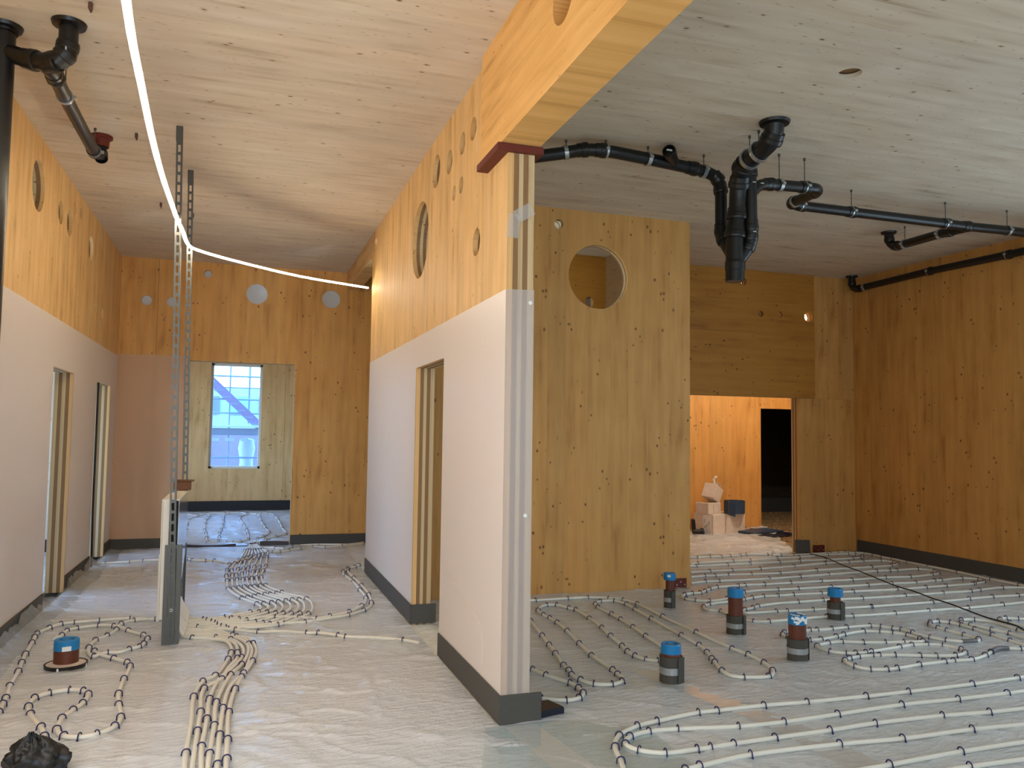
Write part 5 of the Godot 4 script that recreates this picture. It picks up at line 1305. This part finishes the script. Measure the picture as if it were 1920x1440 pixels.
func build_small():
	# black cable over the right room's floor
	var pts = []
	var l = [7.540,-9.579, 7.482,-9.458, 7.343,-8.939, 7.108,-8.322, 7.027,-8.022, 6.886,-7.616, 6.678,-7.012, 6.637,-6.745, 6.530,-6.413, 6.477,-6.149, 6.400,-5.909, 6.298,-5.576, 6.273,-5.275, 6.188,-5.133, 6.103,-4.979]
	for i in range(0, l.size(), 2):
		pts.append(Vector3(l[i], 0.05 if i > 2 else 0.03, l[i + 1]))
	var mb = MB.new()
	mb.tube(smooth(pts, 5), 0.007, 8)
	tag(obj("power_cable", mb, M["rubber"]), "black cable running over the pipes from the low opening toward the camera", "cable")
	# crumpled black bag
	mb = MB.new()
	var f = FastNoiseLite.new()
	f.seed = 3; f.frequency = 1.0; f.fractal_type = FastNoiseLite.FRACTAL_RIDGED; f.fractal_octaves = 3
	var rows = 56; var cols = 80
	for i in rows + 1:
		for k in cols + 1:
			var th = PI * i / rows; var ph = TAU * (k % cols) / cols
			var d = Vector3(sin(th) * cos(ph), cos(th), sin(th) * sin(ph))
			var rr = 1.0 - 0.26 * absf(f.get_noise_3d(d.x * 1.4, d.y * 0.8, d.z * 1.4)) + 0.07 * sin(ph * 7.0 + d.y * 6.0)
			var p = d * rr
			var top = clampf(p.y * 1.1, 0.0, 1.0)
			var nar = lerpf(1.0, 0.42, top * top)
			mb.v.append(Vector3(p.x * 0.165 * nar - 0.035 * top, maxf(p.y, -0.55) * 0.125 + 0.075, p.z * 0.12 * nar)); mb.t.append(Vector2(0, 0)); mb.n.append(Vector3.ZERO)
	for i in rows:
		for k in cols:
			var a = i * (cols + 1) + k
			for t in [[a, a + 1, a + cols + 2], [a, a + cols + 2, a + cols + 1]]:
				var nn = (mb.v[t[1]] - mb.v[t[0]]).cross(mb.v[t[2]] - mb.v[t[0]])
				if nn.dot((mb.v[t[0]] + mb.v[t[1]] + mb.v[t[2]]) / 3.0 - Vector3(0, 0.06, 0)) < 0.0:
					nn = -nn
				for q in t:
					mb.n[q] += nn
				if nn.length() > 1e-10:
					mb.face(t[0], t[1], t[2], nn)
	for i in mb.n.size():
		mb.n[i] = mb.n[i].normalized() if mb.n[i].length() > 1e-12 else Vector3.UP
	var o = obj("plastic_bag", mb, M["bag_black"])
	o.position = Vector3(-0.845, 0.012, -4.34)
	o.scale = Vector3(0.85, 0.95, 0.85)
	tag(o, "crumpled black bag on the corridor floor at the bottom left corner", "bag")
	# angle brackets
	for q in [[4.44, -7.70, "red-brown steel angle bracket at the foot of the box wall's corner"], [7.79, -9.62, "red-brown steel angle bracket right of the low opening"]]:
		o = thing("angle_bracket", q[2], "bracket", "", Vector3(q[0], 0.0, q[1]))
		mb = MB.new()
		mb.box(Vector3(0, 0.06, 0), Vector3(0.19, 0.105, 0.006), Basis(), 0.001)
		mb.box(Vector3(0, 0.012, 0.03), Vector3(0.19, 0.006, 0.06), Basis(), 0.001)
		obj("angle_plate", mb, M["azobe"], o)
		for k in 4:
			mb = MB.new()
			mb.lathe(Transform3D(Basis(Vector3.RIGHT, PI / 2), Vector3(-0.07 + 0.047 * k, 0.075 - 0.03 * (k % 2), 0.003)), [Vector2(0.009, 0.0), Vector2(0.008, 0.004), Vector2(0.0, 0.005)], 10)
			obj("screw", mb, M["zinc"], o)
	# loose end of grey edge strip at the low opening's jamb
	mb = MB.new()
	mb.box(Vector3(7.50, 0.10, -9.60), Vector3(0.20, 0.19, 0.012), Basis(Vector3(0.2, 1, 0).normalized(), -0.5), 0.003)
	tag(obj("edge_strip_end", mb, M["edge_foam"]), "loose grey end of edge strip sticking up at the low opening's jamb", "edge strip")
	# ceiling anchors
	var k = 0
	for q in [[-0.872, -4.871], [-0.874, -6.945], [-0.874, -9.006], [-0.581, -9.326]]:
		mb = MB.new()
		mb.box(Vector3(q[0], 3.94, q[1]), Vector3(0.022, 0.04, 0.03), Basis(), 0.004)
		mb.tube([Vector3(q[0], 3.925, q[1]), Vector3(q[0] + 0.004, 3.905, q[1])], 0.006, 8)
		tag(obj("ceiling_anchor", mb, M["anchor_brown"]), ["small brown ceiling anchor nearest the camera, above the black drain", "small brown ceiling anchor left of the front perforated rail's top", "small brown ceiling anchor left of the sagging rope light, second farthest", "small brown ceiling anchor right of the rear perforated rail"][k], "anchor", "small ceiling anchors")
		k += 1
	# black cable beside the second left door opening
	mb = MB.new()
	mb.tube(smooth([Vector3(-1.60, 2.15, -10.43), Vector3(-1.60, 1.4, -10.44), Vector3(-1.598, 0.7, -10.43), Vector3(-1.59, 0.03, -10.45)], 5), 0.012, 8)
	tag(obj("wall_cable", mb, M["rubber"]), "thin black cable hanging down the edge of the farther left door opening", "cable")
	# wooden foot visible under the middle wall's end
	mb = MB.new()
	mb.box(Vector3(1.48, 0.006, -4.34), Vector3(0.13, 0.012, 0.02), Basis(), 0.002)
	tag(obj("sole_plate", mb, M["brown_block"]), "brown timber sole showing below the edge strip at the middle wall's end", "sole plate")
